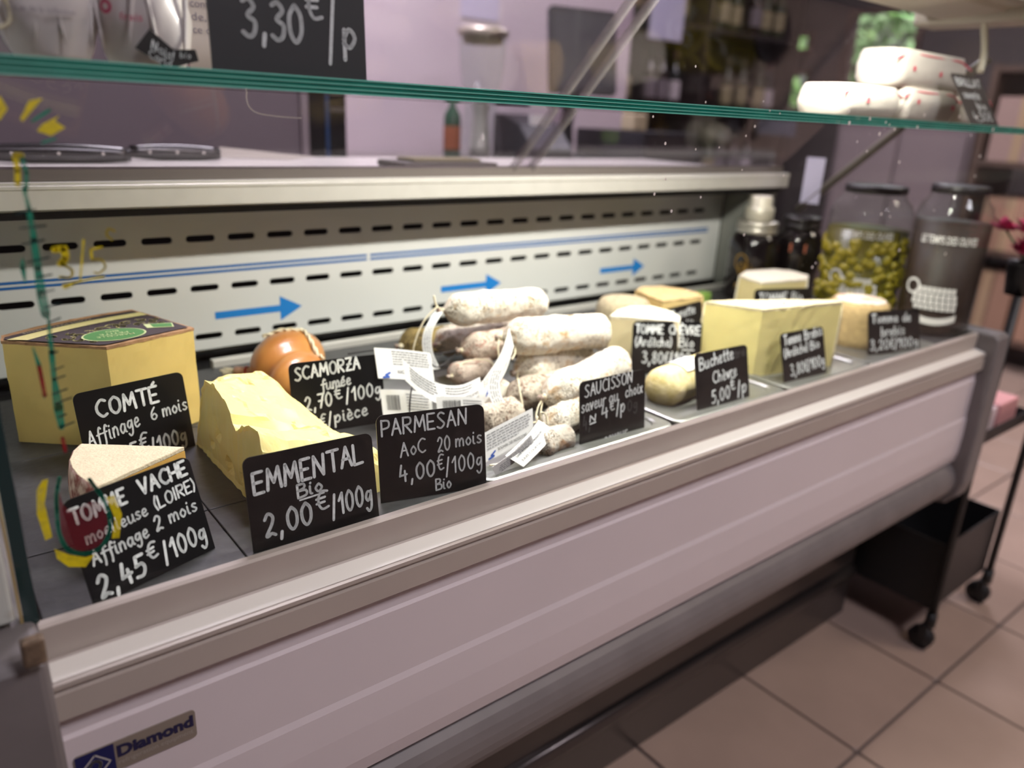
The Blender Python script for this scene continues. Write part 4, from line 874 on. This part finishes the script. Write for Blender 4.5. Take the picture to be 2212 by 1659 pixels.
# ================================================================= jars
M_LID = mat('black_lid', S(30, 26, 26), .4); M_WPRINT = mat('white_jar_print', S(236, 234, 226), .6)
def jar(label, x, y, r_, ztop, fill, mfill, mliquid=None):
    t = thing('glass_jar', label, 'jar', (x, y, DZ), 'big glass jars at the right end'); h = ztop-DZ
    prof_ = [(r_*.9, 0), (r_*.99, .006), (r_, .02), (r_, h*.74), (r_*.985, h*.80), (r_*.90, h*.87), (r_*.76, h*.91), (r_*.72, h*.94), (r_*.72, h*.955)]
    mb = MB(); mb.lathe(prof_, (x, y, DZ), 40, True); mb.build('glass_body', M_JARGLASS, t, smooth=True)
    mb = MB(); mb.lathe([(r_*.86, .003), (r_*.955, .009), (r_*.96, .02), (r_*.96, h*fill), (r_*.5, h*fill+.001)], (x, y, DZ), 36); mb.build('contents', mfill, t, smooth=True)
    mb = MB(); mb.lathe([(r_*.72, h*.945), (r_*.745, h*.95), (r_*.745, h*.995), (r_*.70, h)], (x, y, DZ), 36); mb.build('lid', M_LID, t, smooth=True)
    return t, h
class Cyl:  # writing surface wrapped on a jar, a along the girth (towards the visitor), b up
    def __init__(s, x, y, r_, a0): s.x, s.y, s.r, s.a0 = x, y, r_, a0
    def p(s, a, b, h=0): g_ = s.a0+a/s.r; return Vector((s.x+(s.r+h)*math.cos(g_), s.y+(s.r+h)*math.sin(g_), DZ+b))
def jar_print(t, x, y, r_, h):
    c_ = Cyl(x, y, r_+.0006, math.atan2(-y, -x))
    mb = MB(); font_mesh(mb, c_, 'LE TEMPS DES OLIVES', -.045, h*.63, .018, .09, bold=.02); mb.build('top_lettering', M_WPRINT, t)
    mb = MB()
    for (a, b, c2, d) in [(-.030, .030, .30, .34), (-.038, .034, .26, .295), (-.038, .036, .22, .255), (-.033, .036, .185, .215)]:
        seg = 8
        for k in range(seg):
            for (e0, e1) in ((a+(b-a)*k/seg, a+(b-a)*(k+.8)/seg),): flat(mb, c_, [(e0, h*c2), (e1, h*c2), (e1, h*d), (e0, h*d)], .0004)
    ribbon(mb, c_, [(-.042+.012*math.cos(k*.5), h*.33+.012*math.sin(k*.5)) for k in range(14)], .004)
    mb.build('emblem', M_WPRINT, t)
    mb = MB(); seg = 10
    for k in range(seg):
        a = -.038+.076*k/seg; b = a+.076/seg; ba = h*(.165-.035*(1-((k/seg-.5)*2)**2)); bb = h*(.165-.035*(1-(((k+1)/seg-.5)*2)**2))
        flat(mb, c_, [(a, ba-h*.045), (b, bb-h*.045), (b, bb+.0), (a, ba+.0)], .0004)
    mb.build('banner', M_WPRINT, t)
t, h = jar('large jar of brown tapenade nearest the front glass', 1.4375, .5765, .0610, .922, .76, mat('tapenade', S(50, 29, 15), .55, 0, .35, 120))
jar_print(t, 1.4375, .5765, .0610, h)
t, h = jar('large jar of green olives in the middle of the jars', 1.417, .7125, .072, .909, .68, mat('olive_brine', S(104, 92, 10), .3, 0, .3, 40)); jar_print(t, 1.417, .7125, .072, h)
rnd = random.Random(3)
om = MB(); om.lathe([(.001, -.011), (.006, -.009), (.0085, -.004), (.0088, .003), (.006, .009), (.001, .011)], (0, 0, 0), 10); oo = None
for k in range(110):
    a = math.atan2(-.7125, -1.417)+rnd.uniform(-1.5, 1.5); z = DZ+rnd.uniform(.02, .15)
    if oo is None: oo = om.build('olive', mat('green_olive', S(160, 146, 30), .35, 0, .25, 60), None, smooth=True); o = oo
    else: o = oo.copy(); COL.objects.link(o)
    o.location = (1.417+.0665*math.cos(a), .7125+.0665*math.sin(a), z); o.rotation_euler = (rnd.uniform(0, 3), rnd.uniform(0, 3), 0); attach(o, t)
# dark jars with gold labels behind
def dark_jar(label, x, y, r_, h, lidm, gold):
    t = thing('preserve_jar', label, 'jar', (x, y, DZ), 'dark preserve jars')
    mb = MB(); mb.lathe([(r_*.9, 0), (r_, .006), (r_, h*.72), (r_*.86, h*.82), (r_*.72, h*.85), (r_*.72, h*.86)], (x, y, DZ), 36); mb.build('jar_body', mat('dark_jam', S(22, 17, 18), .12, 0, coat=.5), t, smooth=True)
    mb = MB(); mb.lathe([(r_*.78, h*.85), (r_*.80, h*.86), (r_*.80, h*.92), (r_*.76, h*.925), (r_*.80, h*.93), (r_*.80, h*.99), (r_*.74, h)], (x, y, DZ), 36); mb.build('lid', lidm, t, smooth=True)
    c_ = Cyl(x, y, r_+.0005, math.atan2(-y, -x)); mb = MB()
    if gold:
        ribbon(mb, c_, [(-.022+.012*math.cos(k*.55), h*.5+.016*math.sin(k*.55)) for k in range(12)], .003); write(mb, c_, 'Olives', -.026, .034, h*.34, .024, .0026); write(mb, c_, 'noires', -.028, .02, h*.16, .016, .002)
        mb.build('gold_lettering', mat('gold_print', S(168, 132, 62), .4, .4), t)
    else:
        flat(mb, c_, [(-.016, h*.60), (.016, h*.60), (.016, h*.70), (-.016, h*.70)], .0006); mb.build('orange_tag', mat('orange_tag', S(226, 132, 100), .6), t)
    return t
silver = mat('silver_lid', S(205, 200, 188), .35, .6, .1, 30)
dark_jar('dark jar with gold lettering and silver lid at the back', 1.352, .905, .050, .155, silver, True)
dark_jar('black jar with a small orange tag behind the olives', 1.44, .862, .046, .165, M_LID, False)
t = thing('stacked_tin', 'small pale tin stacked on the dark jar with gold lettering', 'tin', (1.352, .905, DZ+.1553))
mb = MB(); mb.lathe([(.026, 0), (.028, .002), (.028, .024), (.0265, .026), (.022, .030), (.0215, .046), (.019, .048)], (1.352, .905, DZ+.1553), 30); mb.build('tin_body', mat('tin_white', S(208, 202, 186), .4, .3, .1, 90), t, smooth=True)
o = MB().box(1.20, 1.235, .905, .93, DZ, DZ+.022).build('butter_pack', mat('lime_pack', S(150, 190, 90), .5), None, bevel=.004); tag(o, 'tiny lime green and white pack on the deck near the dark jars', 'pack')

# ================================================================= on the glass shelf
def blob(mb, c, rx, ry, h, seed, n=30, m=18, crease=.10, flat_=.5):
    rings = []
    for i in range(m+1):
        s = i/m; z = c[2]+h*s; pr_ = (math.sin(math.pi*min(1, .16+s*.84))**flat_) if s < 1 else .02
        rr = []
        for k in range(n):
            a = 2*math.pi*k/n; w_ = 1+crease*noise.noise(Vector((math.cos(a)*1.6, math.sin(a)*1.6, s*2.2+seed)))+.06*abs(noise.noise(Vector((math.cos(a)*5, math.sin(a)*5, s*3+seed*2))))
            rr.append((c[0]+rx*pr_*w_*math.cos(a), c[1]+ry*pr_*w_*math.sin(a), z))
        rings.append(rr)
    mb.loft(rings)
M_WRAP = mat('waxed_paper', S(226, 218, 216), .42, 0, .05, 40, bump=.25, bscale=35, coat=.2); M_PINKP = mat('pink_print', S(206, 70, 110), .6); M_GREYP = mat('pale_print', S(150, 140, 150), .7)
def bag(label, x, y, rx, ry, h, seed, full):
    t = thing('wrapped_cheese', label, 'cheese', (x, y, SZ), 'paper wrapped cheeses on the shelf')
    mb = MB(); blob(mb, (x, y, SZ), rx, ry, h, seed, 40, 22, .16, .42); mb.build('wrapper', M_WRAP, t, smooth=True)
    for k in range(4):
        a = math.atan2(-y, -x)+(-.9+.6*k); pts = []
        for j in range(7): pts.append((x+rx*1.03*math.cos(a+.05*j*(1 if k % 2 else -1)), y+ry*1.03*math.sin(a+.05*j*(1 if k % 2 else -1)), SZ+.008+.009*j))
        mb = MB(); mb.tube(pts, .0014, 6, lambda i: .0004+.0012*math.sin(math.pi*i/6)); mb.build('paper_fold', M_WRAP, t, smooth=True)
    c_ = Cyl(x, y, max(rx, ry)*1.06, math.atan2(-y, -x)); off = SZ-DZ; mb = MB()
    return t, c_, off
t, c_, off = bag('white paper wrapped cheese at the far left of the shelf', .094, .565, .026, .024, .072, 1.7, False)
mb = MB(); font_mesh(mb, c_, 'nom de la collection', -.016, off+.024, .0045, .03, h=.0012); mb.build('pale_lettering', M_GREYP, t)
mb = MB(); ribbon(mb, c_, [(-.021, off+.03), (-.021, off+.05)], .0016, .001); mb.build('pink_stripe', M_PINKP, t)
t, c_, off = bag('white paper wrapped cheese with a black maker label, beside the 3,30 sign', .145, .558, .028, .025, .072, 4.2, True)
mb = MB(); font_mesh(mb, c_, 'frais', -.012, off+.024, .006, .012, h=.0012); ribbon(mb, c_, [(-.02+.003*math.cos(k*.6), off+.031+.003*math.sin(k*.6)) for k in range(11)], .002, .0012); mb.build('pink_lettering', M_PINKP, t)
f_ = Frame((.1495, .5305, SZ+.0030), (.97, .10, -.22), (.2, .0, .97)); mb = MB()
mb.loft([[f_.p(a, b, -.0002) for a, b in [(-.019, .002), (.001, -.004), (.019, .006), (.016, .012), (.003, .008), (-.012, .015)]], [f_.p(a, b, .0002) for a, b in [(-.019, .002), (.001, -.004), (.019, .006), (.016, .012), (.003, .008), (-.012, .015)]]]); bl = mb.build('black_label', mat('maker_black', S(28, 27, 28), .5), t)
mb = MB(); write(mb, f_, 'Nais!', -.010, .004, .0045, .0050, .0008, .0012, h=.0006); write(mb, f_, 'Carld', -.011, .003, -.0005, .0042, .0007, -.003, h=.0006); write(mb, f_, 'bio', .007, .014, .0045, .0035, .0005, .006, h=.0006); mb.build('maker_lettering', M_INK, bl)
# printed paper sheet behind
t = thing('paper_sheet', 'printed beige paper sheet standing behind the 3,30 sign', 'paper', (.196, .60, SZ))
f_ = Frame((.186, .604, SZ), (.98, -.10, 0), (0, .08, 1)); mb = MB(); mb.loft([[f_.p(a, b, 0) for a, b in [(0, 0), (.07, 0), (.07, .09), (0, .09)]], [f_.p(a, b, -.0005) for a, b in [(0, 0), (.07, 0), (.07, .09), (0, .09)]]]); mb.build('sheet', mat('beige_paper', S(208, 196, 188), .8), t)
mb = MB()
for k, tx in enumerate(['ce ce f', 'de, all', 'contain', 'thon']): font_mesh(mb, f_, tx, .004, .026+.0085*k, .0075, .02, h=.0004)
mb.build('lettering', M_GREYP, t)
o = MB().tube([(.066+.007*math.cos(2*math.pi*k/24), .548, SZ+.0235+.0085*math.sin(2*math.pi*k/24)) for k in range(24)]+[(.073, .548, SZ+.0235)], .0012, 8).build('rubber_ring', M_STRING, None, smooth=True); tag(o, 'cream rubber ring at the left edge of the shelf', 'ring')
# white wrapped cheeses on the right part of the shelf
def wrapped_box(label, x0, x1, y0, y1, z0, z1, rr, dots):
    t = thing('wrapped_cheese', label, 'cheese', ((x0+x1)/2, (y0+y1)/2, z0), 'white wrapped cheeses with red dots')
    rings = []; cx, cy, w_, d_ = (x0+x1)/2, (y0+y1)/2, x1-x0, y1-y0; m = 9
    for i in range(m):
        s = i/(m-1); ins = (1-math.sin(math.pi*(.10+.80*s))**.28)*min(w_, d_)*.24
        rings.append([(cx+a+.002*noise.noise(Vector((a, b, s))*60), cy+b+.002*noise.noise(Vector((a, b, s+3))*60), z0+(z1-z0)*s) for a, b in rrect(w_-2*ins, d_-2*ins, rr, 5)])
    mb = MB(); mb.loft(rings); mb.build('wrapper', mat('wrap_white', S(206, 199, 188), .6, 0, .05, 60, bump=.3, bscale=90), t, smooth=True)
    fr = Frame((0, y0, 0), (1, 0, 0), (0, 0, 1))
    for dx, dz in dots:
        mb = MB(); flat(mb, fr, [(x0+(x1-x0)*dx+.005*math.cos(k*.785), z0+(z1-z0)*dz+.004*math.sin(k*.785)) for k in range(8)], .0010); mb.build('red_dot', mat('red_dot', S(222, 96, 110), .6), t)
    mb = MB(); mb.tube(catmull([(x0+(x1-x0)*k/6, y0+.004+.001*math.sin(k*2), z1-(z1-z0)*(.12 if 0 < k < 6 else .3)) for k in range(7)], 3), .0016, 6); mb.build('red_edge', mat('red_dot', S(222, 96, 110), .6), t, smooth=True)
wrapped_box('white wrapped cheese with a red dot, left end of the right group', 1.022, 1.18, .578, .66, SZ, SZ+.043, .02, [(.35, .55)])
wrapped_box('white wrapped cheese with red dots beside the small leaning sign', 1.187, 1.365, .578, .66, SZ, SZ+.047, .02, [(.2, .6), (.85, .5)])
wrapped_box('white wrapped cheese stacked on top of two others', 1.155, 1.40, .585, .66, SZ+.0465, SZ+.098, .03, [(.2, .5), (.55, .45)])
wrapped_box('white wrapped cheese at the right end behind the leaning sign', 1.372, 1.49, .578, .66, SZ, SZ+.047, .02, [])

# ================================================================= tools on the rear ledge
LZ = .9112
def knife(label, x0, x1, y, r_, blade):
    t = thing('knife', label, 'knife', ((x0+x1)/2, y, LZ)); n = 12; rings = []
    for i in range(n+1):
        s = i/n; h_ = r_*(.75+.3*math.sin(math.pi*s)); w_ = r_*.7; x = x0+(x1-x0)*s; zc = LZ+r_*1.05-.002*s
        rings.append([(x, y+w_*math.cos(a)*.9, zc+h_*math.sin(a)) for a in [2*math.pi*k/12 for k in range(12)]])
    mb = MB(); mb.loft(rings); mb.build('handle', mat('black_handle', S(24, 24, 26), .25, coat=.3), t, smooth=True)
    for s in (.2, .5, .8):
        x = x0+(x1-x0)*s; mb = MB(); mb.tube([(x, y-r_*.66, LZ+r_), (x, y-r_*.60, LZ+r_)], .0022, 8); mb.build('rivet', M_STEEL, t)
    mb = MB(); bx = x1 if blade > 0 else x0; e = blade
    mb.add([(bx, y-.001, LZ+.020), (bx, y-.001, LZ+.004), (bx+e*.7, y-.001, LZ+.001), (bx+e, y-.001, LZ+.006), (bx, y+.001, LZ+.020), (bx, y+.001, LZ+.004), (bx+e*.7, y+.001, LZ+.001), (bx+e, y+.001, LZ+.006)], [(0,1,2,3),(7,6,5,4),(0,4,5,1),(1,5,6,2),(2,6,7,3),(3,7,4,0)]); mb.build('blade', M_STEEL, t)
knife('black handled knife lying on the steel ledge behind the glass', .288, .415, 1.245, .0115, .16)
knife('wide dark knife handle at the left end of the steel ledge', .10, .275, 1.19, .0125, -.12)
t = thing('cutting_board', 'thin dark board lying on the steel ledge before the grinder', 'board', (.725, 1.10, LZ))
MB().box(.635, .815, 1.06, 1.15, LZ, LZ+.010).build('board', mat('dark_board', S(70, 64, 58), .5, 0, .2, 30), t, bevel=.003)
MB().box(.66, .79, 1.075, 1.13, LZ+.0102, LZ+.015).build('cloth', mat('olive_cloth', S(112, 104, 74), .9), t, bevel=.002)
o = MB().box(1.4765, 1.4775, .856, .897, .856, .946).build('paper_slip', mat('lilac_paper', S(190, 186, 206), .7), None); tag(o, 'pale lilac paper slip hanging at the right end of the ledge', 'paper')

# ================================================================= behind the counter
t = thing('grey_cabinet', 'tall grey cabinet behind the counter on the left', 'cabinet', (0, 2.0, 0))
MB().box(-.9, .772, 1.75, 2.34, .05, 1.95).build('body', mat('mauve_grey', S(134, 124, 132), .6), t, bevel=.004)
MB().box(.7725, .790, 1.745, 2.34, .05, 1.95).build('edge_trim', mat('mauve_trim', S(168, 158, 164), .5), t)
MB().box(-.9, .772, 1.78, 2.34, 0, .05).build('plinth', M_GREYPL, t)
t = thing('black_fridge', 'narrow black appliance with a blue light strip beside the grey cabinet', 'appliance', (.845, 2.0, 0))
MB().box(.798, .893, 1.76, 2.30, 0, 1.6).build('body', mat('gloss_black', S(22, 21, 24), .25), t, bevel=.004)
MB().box(.838, .846, 1.756, 1.7598, .4, 1.5).build('blue_strip', mat('blue_strip', S(40, 80, 130), .4), t)
MB().box(.850, .885, 1.755, 1.7598, .985, .995).build('handle', mat('handle_grey', S(90, 88, 90), .4), t)
t = thing('back_worktop', 'long grey worktop along the wall behind the counter', 'worktop', (1.65, 2.06, 0))
MB().box(.90, 2.32, 1.78, 2.34, .825, .86).build('top', mat('worktop_grey', S(120, 112, 110), .4, 0, .1, 20), t, bevel=.003)
MB().box(.92, 2.30, 1.83, 2.34, 0, .825).build('base', mat('base_dark', S(80, 72, 72), .6), t)
# coffee grinder with clear hopper
gx, gy = 1.462, 2.0
t = thing('coffee_grinder', 'clear glass coffee grinder with steel lid on the worktop', 'grinder', (gx, gy, .86))
mb = MB(); mb.lathe([(.055, 1.065), (.058, 1.075), (.066, 1.13), (.071, 1.20), (.072, 1.215)], (gx, gy, 0), 32, False); mb.build('hopper', M_JARGLASS, t, smooth=True)
mb = MB(); mb.lathe([(.074, 1.21), (.076, 1.215), (.076, 1.228), (.06, 1.236), (.02, 1.238)], (gx, gy, 0), 32); mb.build('lid', mat('lid_steel', S(180, 172, 158), .35, .6), t, smooth=True)
mb = MB(); mb.lathe([(.058, 1.19), (.060, 1.205), (.060, 1.209), (.03, 1.209)], (gx, gy, 0), 28); mb.build('lid_plug', mat('plug_beige', S(196, 184, 158), .5), t, smooth=True)
mb = MB(); mb.lathe([(.064, .862), (.068, .868), (.066, .90), (.052, 1.0), (.048, 1.06)], (gx, gy, 0), 32, False); mb.build('lower_glass', M_JARGLASS, t, smooth=True)
mb = MB(); mb.lathe([(.030, .862), (.032, .90), (.022, .99), (.034, 1.04), (.036, 1.06), (.02, 1.064)], (gx, gy, 0), 24); mb.build('mechanism', M_STEEL, t, smooth=True)
mb = MB(); mb.lathe([(.07, .8605), (.07, .868), (.02, .869)], (gx, gy, 0), 28); mb.build('foot', mat('foot_dark', S(60, 54, 56), .5), t)
# green bottle
def bottle_parts(t, x, y, z, r_, h, mg, ml, mc):
    mb = MB(); mb.lathe([(r_*.9, 0), (r_, .006), (r_, h*.60), (r_*.9, h*.66), (r_*.38, h*.76), (r_*.34, h*.95), (r_*.34, h)], (x, y, z), 20); mb.build('glass', mg, t, smooth=True)
    mb = MB(); mb.lathe([(r_*1.01, h*.16), (r_*1.015, h*.17), (r_*1.015, h*.48), (r_*1.01, h*.49)], (x, y, z), 20, False); mb.build('label_band', ml, t, smooth=True)
    mb = MB(); mb.lathe([(r_*.37, h*.86), (r_*.38, h*.865), (r_*.38, h*1.0), (r_*.3, h*1.005)], (x, y, z), 16); mb.build('capsule', mc, t, smooth=True)
t = thing('green_bottle', 'dark green bottle with orange label left of the grinder', 'bottle', (1.345, 1.98, .86))
bottle_parts(t, 1.345, 1.98, .8602, .025, .20, mat('bottle_green', S(56, 84, 66), .2), mat('orange_label', S(150, 90, 60), .6), M_LID)
# till
t = thing('till_screen', 'large dark till screen on a black stand', 'screen', (1.87, 2.0, .86)); D_ = mat('till_black', S(44, 44, 48), .45)
f_ = Frame((1.755, 2.02, 1.075), (.97, -.24, 0), (.10, .22, .97)); mb = MB(); pl = [(a+.125, b+.135) for a, b in rrect(.25, .27, .012, 3)]
mb.loft([[f_.p(a, b, -.02) for a, b in pl], [f_.p(a, b, 0) for a, b in pl]]); mb.build('housing', D_, t)
mb = MB(); flat(mb, f_, [(.012, .016), (.238, .016), (.238, .256), (.012, .256)], .0008); mb.build('display', mat('screen_grey', S(52, 54, 60), .4), t)
MB().tube([(1.87, 2.05, .875), (1.87, 2.06, .98), (1.88, 2.035, 1.13)], .022, 10).build('stand', D_, t, smooth=True)
MB().box(1.78, 1.98, 1.96, 2.16, .8602, .876).build('foot', D_, t, bevel=.004)
t = thing('receipt_printer', 'black wedge shaped receipt printer beside the grinder', 'printer', (1.64, 1.95, .86))
mb = MB(); mb.prism_x([(1.86, .8602), (1.86, .90), (1.93, .975), (2.02, 1.0), (2.06, 1.0), (2.06, .8602)], 1.555, 1.725); mb.build('case', D_, t, bevel=.006)
MB().box(1.60, 1.68, 1.925, 1.933, .968, 1.0).build('receipt', M_PAPER, t)
t = thing('cash_drawer', 'wide black cash drawer on the worktop under the till screen', 'cash drawer', (2.12, 1.97, .86))
MB().box(2.0, 2.28, 1.82, 2.15, .8602, .965).build('case', D_, t, bevel=.005); MB().box(2.015, 2.265, 1.815, 1.8195, .872, .95).build('drawer_front', mat('drawer_front', S(62, 58, 60), .4), t)
o = MB().box(2.03, 2.10, 1.90, 1.96, .9652, 1.02).build('napkin_box', mat('cream_box', S(196, 182, 150), .7), None, bevel=.006); tag(o, 'small cream box standing on the black cash drawer', 'box')
for k, (x, z, w_, h_) in enumerate([(1.18, 1.52, .22, .30), (1.62, 1.30, .16, .14)]):
    o = MB().box(x, x+w_, WY-.004, WY-.001, z, z+h_).build('wall_notice', mat('notice_%d' % k, (S(176, 172, 188), S(186, 180, 204))[k], .8), None); tag(o, ('large pale notice pinned high on the pink wall', 'small lilac notice on the pink wall near the till')[k], 'notice', 'wall notices')
# wine shelf in the alcove
t = thing('wine_shelf', 'dark wooden shelving full of bottles in the alcove', 'shelving', (3.9, 3.3, 0)); WD = mat('dark_wood', S(64, 54, 52), .6, 0, .25, 12)
for x in (2.95, 3.85, 4.76): MB().box(x, x+.03, 3.1, 3.42, 0, 2.0).build('upright', WD, t)
for z in (.10, .62, 1.05, 1.50, 1.95):
    for x in (2.981, 3.881): MB().box(x, x+.868, 3.1, 3.42, z, z+.025).build('shelf_board', WD, t)
MB().box(2.95, 4.79, 3.421, 3.43, 0, 2.0).build('back_board', WD, t)
GB = [mat('glass_wine', S(34, 38, 34), .15), mat('glass_brown', S(48, 36, 30), .15), mat('glass_olive', S(66, 70, 46), .15)]; LB = [mat('label_a', S(206, 196, 198), .8), mat('label_b', S(132, 122, 126), .8), mat('label_c', S(168, 156, 120), .8)]
rnd = random.Random(12); protos = []
for k in range(3):
    t = thing('wine_bottle', 'dark bottle standing on the blurred shelving behind the till', 'bottle', (0, 0, 0), 'bottles on the dark shelving'); bottle_parts(t, 0, 0, 0, .040, .31, GB[k], LB[k], mat('caps_%d' % k, (S(60, 20, 26), S(40, 60, 50), S(90, 80, 60))[k], .5)); protos.append([t, False])
for z in (.6452, 1.0752, 1.5252):
    for bx in (3.06, 3.96):
        for j in range(6):
            if rnd.random() < .12: continue
            pr_ = protos[rnd.randrange(3)]; x = bx+.14*j+rnd.uniform(-.015, .015)
            if not pr_[1]: o = pr_[0]; pr_[1] = True
            else:
                o = pr_[0].copy(); COL.objects.link(o)
                for ch in pr_[0].children:
                    c2 = ch.copy(); COL.objects.link(c2); c2.parent = o; c2.matrix_parent_inverse = Matrix()
            kind_ = protos.index(pr_); o['label'] = '%s bottle, %s in its row, %s board of the %s bay of shelving' % (('green black', 'brown', 'olive')[kind_], ('leftmost', 'second', 'third', 'fourth', 'fifth', 'last')[j], {.6452: 'lower', 1.0752: 'middle', 1.5252: 'upper'}[z], 'left' if bx < 3.5 else 'right')
            o.location = (x, 3.2+rnd.uniform(-.03, .03), z)
o = MB().box(3.35, 3.62, 3.085, 3.099, 1.42, 1.74).build('poster', mat('poster_lilac', S(196, 192, 214), .8), None); tag(o, 'pale lilac poster hanging on the dark shelving', 'poster')
# cupboard, crates and boxes to the right
t = thing('mauve_cupboard', 'low mauve grey cupboard beyond the right end of the counter', 'cupboard', (4.2, 1.85, 0))
MB().box(3.95, 4.5, 1.58, 2.25, 0, 1.04).build('body', mat('mauve_box', S(128, 112, 116), .6), t, bevel=.004)
for y in (1.60, 1.92): MB().box(3.93, 3.949, y, y+.30, .05, 1.0).build('door', mat('mauve_door', S(138, 122, 126), .6), t)
t = thing('brown_rack', 'brown wooden rack beside the mauve cupboard', 'rack', (4.0, 1.25, 0)); WB = mat('brown_wood', S(92, 70, 60), .6, 0, .2, 10)
for y in (.92, 1.50): MB().box(3.85, 4.25, y, y+.03, 0, 1.3).build('upright', WB, t)
for z in (.12, .5, .88, 1.27): MB().box(3.85, 4.25, .951, 1.499, z, z+.025).build('shelf_board', WB, t)
rnd = random.Random(6)
for k, (z, y) in enumerate([(.1452, .97), (.1452, 1.24), (.5252, .97), (.5252, 1.22), (.9052, 1.0), (.9052, 1.26)]):
    h_ = rnd.uniform(.2, .3); t = thing('cardboard_box', ['brown cardboard box low on the rack, near side', 'brown cardboard box low on the rack, far side', 'tan box on the middle shelf of the rack, near side', 'tan box on the middle shelf of the rack, far side', 'pinkish box on the upper rack shelf, near side', 'pinkish box on the upper rack shelf, far side'][k], 'box', (4.0, y+.11, z), 'boxes on the brown rack')
    MB().box(3.87, 4.2, y, y+.22, z, z+h_).build('carton', mat('carton_%d' % (k % 3), (S(168, 132, 112), S(150, 118, 100), S(176, 146, 140))[k % 3], .8), t); MB().box(3.868, 3.8698, y+.09, y+.13, z, z+h_).build('tape', mat('tape', S(190, 160, 130), .5), t)

# ================================================================= black trolley with flowers
t = thing('trolley', 'black metal trolley on castors beyond the right end of the counter', 'trolley', (1.66, .64, 0)); TB = mat('trolley_black', S(26, 26, 28), .45)
X0, X1, Y0, Y1 = 1.521, 1.80, .476, .80
for x, y, zt in ((X0, Y0, .74), (X1, Y0, .74), (X0, Y1, .60), (X1, Y1, .60)):
    mb = MB(); mb.tube([(x, y, .062), (x, y, zt)], .0075, 10); mb.build('post', TB, t, smooth=True)
    mb = MB(); mb.tube([(x, y, .085), (x, y, .055)], .011, 10); cs = mb.build('castor', TB, t, smooth=True)
    MB().tube([(x-.009, y+.010, .0245), (x+.009, y+.010, .0245)], .0242, 20).build('wheel', TB, cs, smooth=True)
    MB().box(x-.013, x+.013, y-.002, y+.014, .03, .058).build('fork', TB, cs, bevel=.002)
def tub(name, z0, z1, th=.003):
    mb = MB(); mb.box(X0+.008, X1-.008, Y0+.008, Y1-.008, z0, z0+th)
    mb.box(X0+.008, X0+.008+th, Y0+.008, Y1-.008, z0+th, z1); mb.box(X1-.008-th, X1-.008, Y0+.008, Y1-.008, z0+th, z1)
    mb.box(X0+.008+th, X1-.008-th, Y0+.008, Y0+.008+th, z0+th, z1); mb.box(X0+.008+th, X1-.008-th, Y1-.008-th, Y1-.008, z0+th, z1); mb.build(name, TB, t)
tub('lower_basket', .085, .235); tub('middle_tray', .445, .47)
for i, (x, y, c2) in enumerate([(1.56, .50, S(214, 196, 200)), (1.67, .50, S(206, 150, 150))]):
    o = MB().box(x, x+.095, y, y+.12, .4482, .50).build('biscuit_pack', mat('pack_%d' % i, c2, .5), None, bevel=.004); tag(o, ('white pack lying on the trolley middle tray', 'red and white pack lying on the trolley middle tray')[i], 'pack', 'packs on the trolley')
t = thing('flower_bucket', 'black bucket of magenta flowers on the trolley post', 'flowers', (X0+.02, Y0+.01, .74))
mb = MB(); mb.lathe([(.020, .7405), (.026, .79), (.027, .80), (.01, .801)], (X0+.02, Y0+.01, 0), 20); mb.build('bucket', TB, t, smooth=True)
rnd = random.Random(9)
for k in range(14):
    c_ = Vector((X0+.02+rnd.uniform(-.05, .06), Y0+.01+rnd.uniform(-.03, .05), .838+rnd.uniform(-.03, .035))); mb = MB()
    for j in range(9):
        a = j*.7; d_ = Vector((math.cos(a), math.sin(a)*.8, .3+.5*(j % 2))).normalized(); sd_ = d_.cross(Vector((0, 0, 1))).normalized()
        mb.add([c_, c_+d_*.018+sd_*.013, c_+d_*.036, c_+d_*.018-sd_*.013, c_+d_*.018+Vector((0, 0, -.004))], [(0, 1, 2, 3), (0, 1, 4), (1, 2, 4), (2, 3, 4), (3, 0, 4)])
    mb.build('flower', mat('magenta_petal', S(186, 40, 96), .6), t)
    MB().tube([c_, c_.lerp(Vector((X0+.02, Y0+.01, .80)), .6), (X0+.02, Y0+.01, .80)], .0018, 6).build('stem', mat('stem_green', S(60, 90, 50), .6), t)
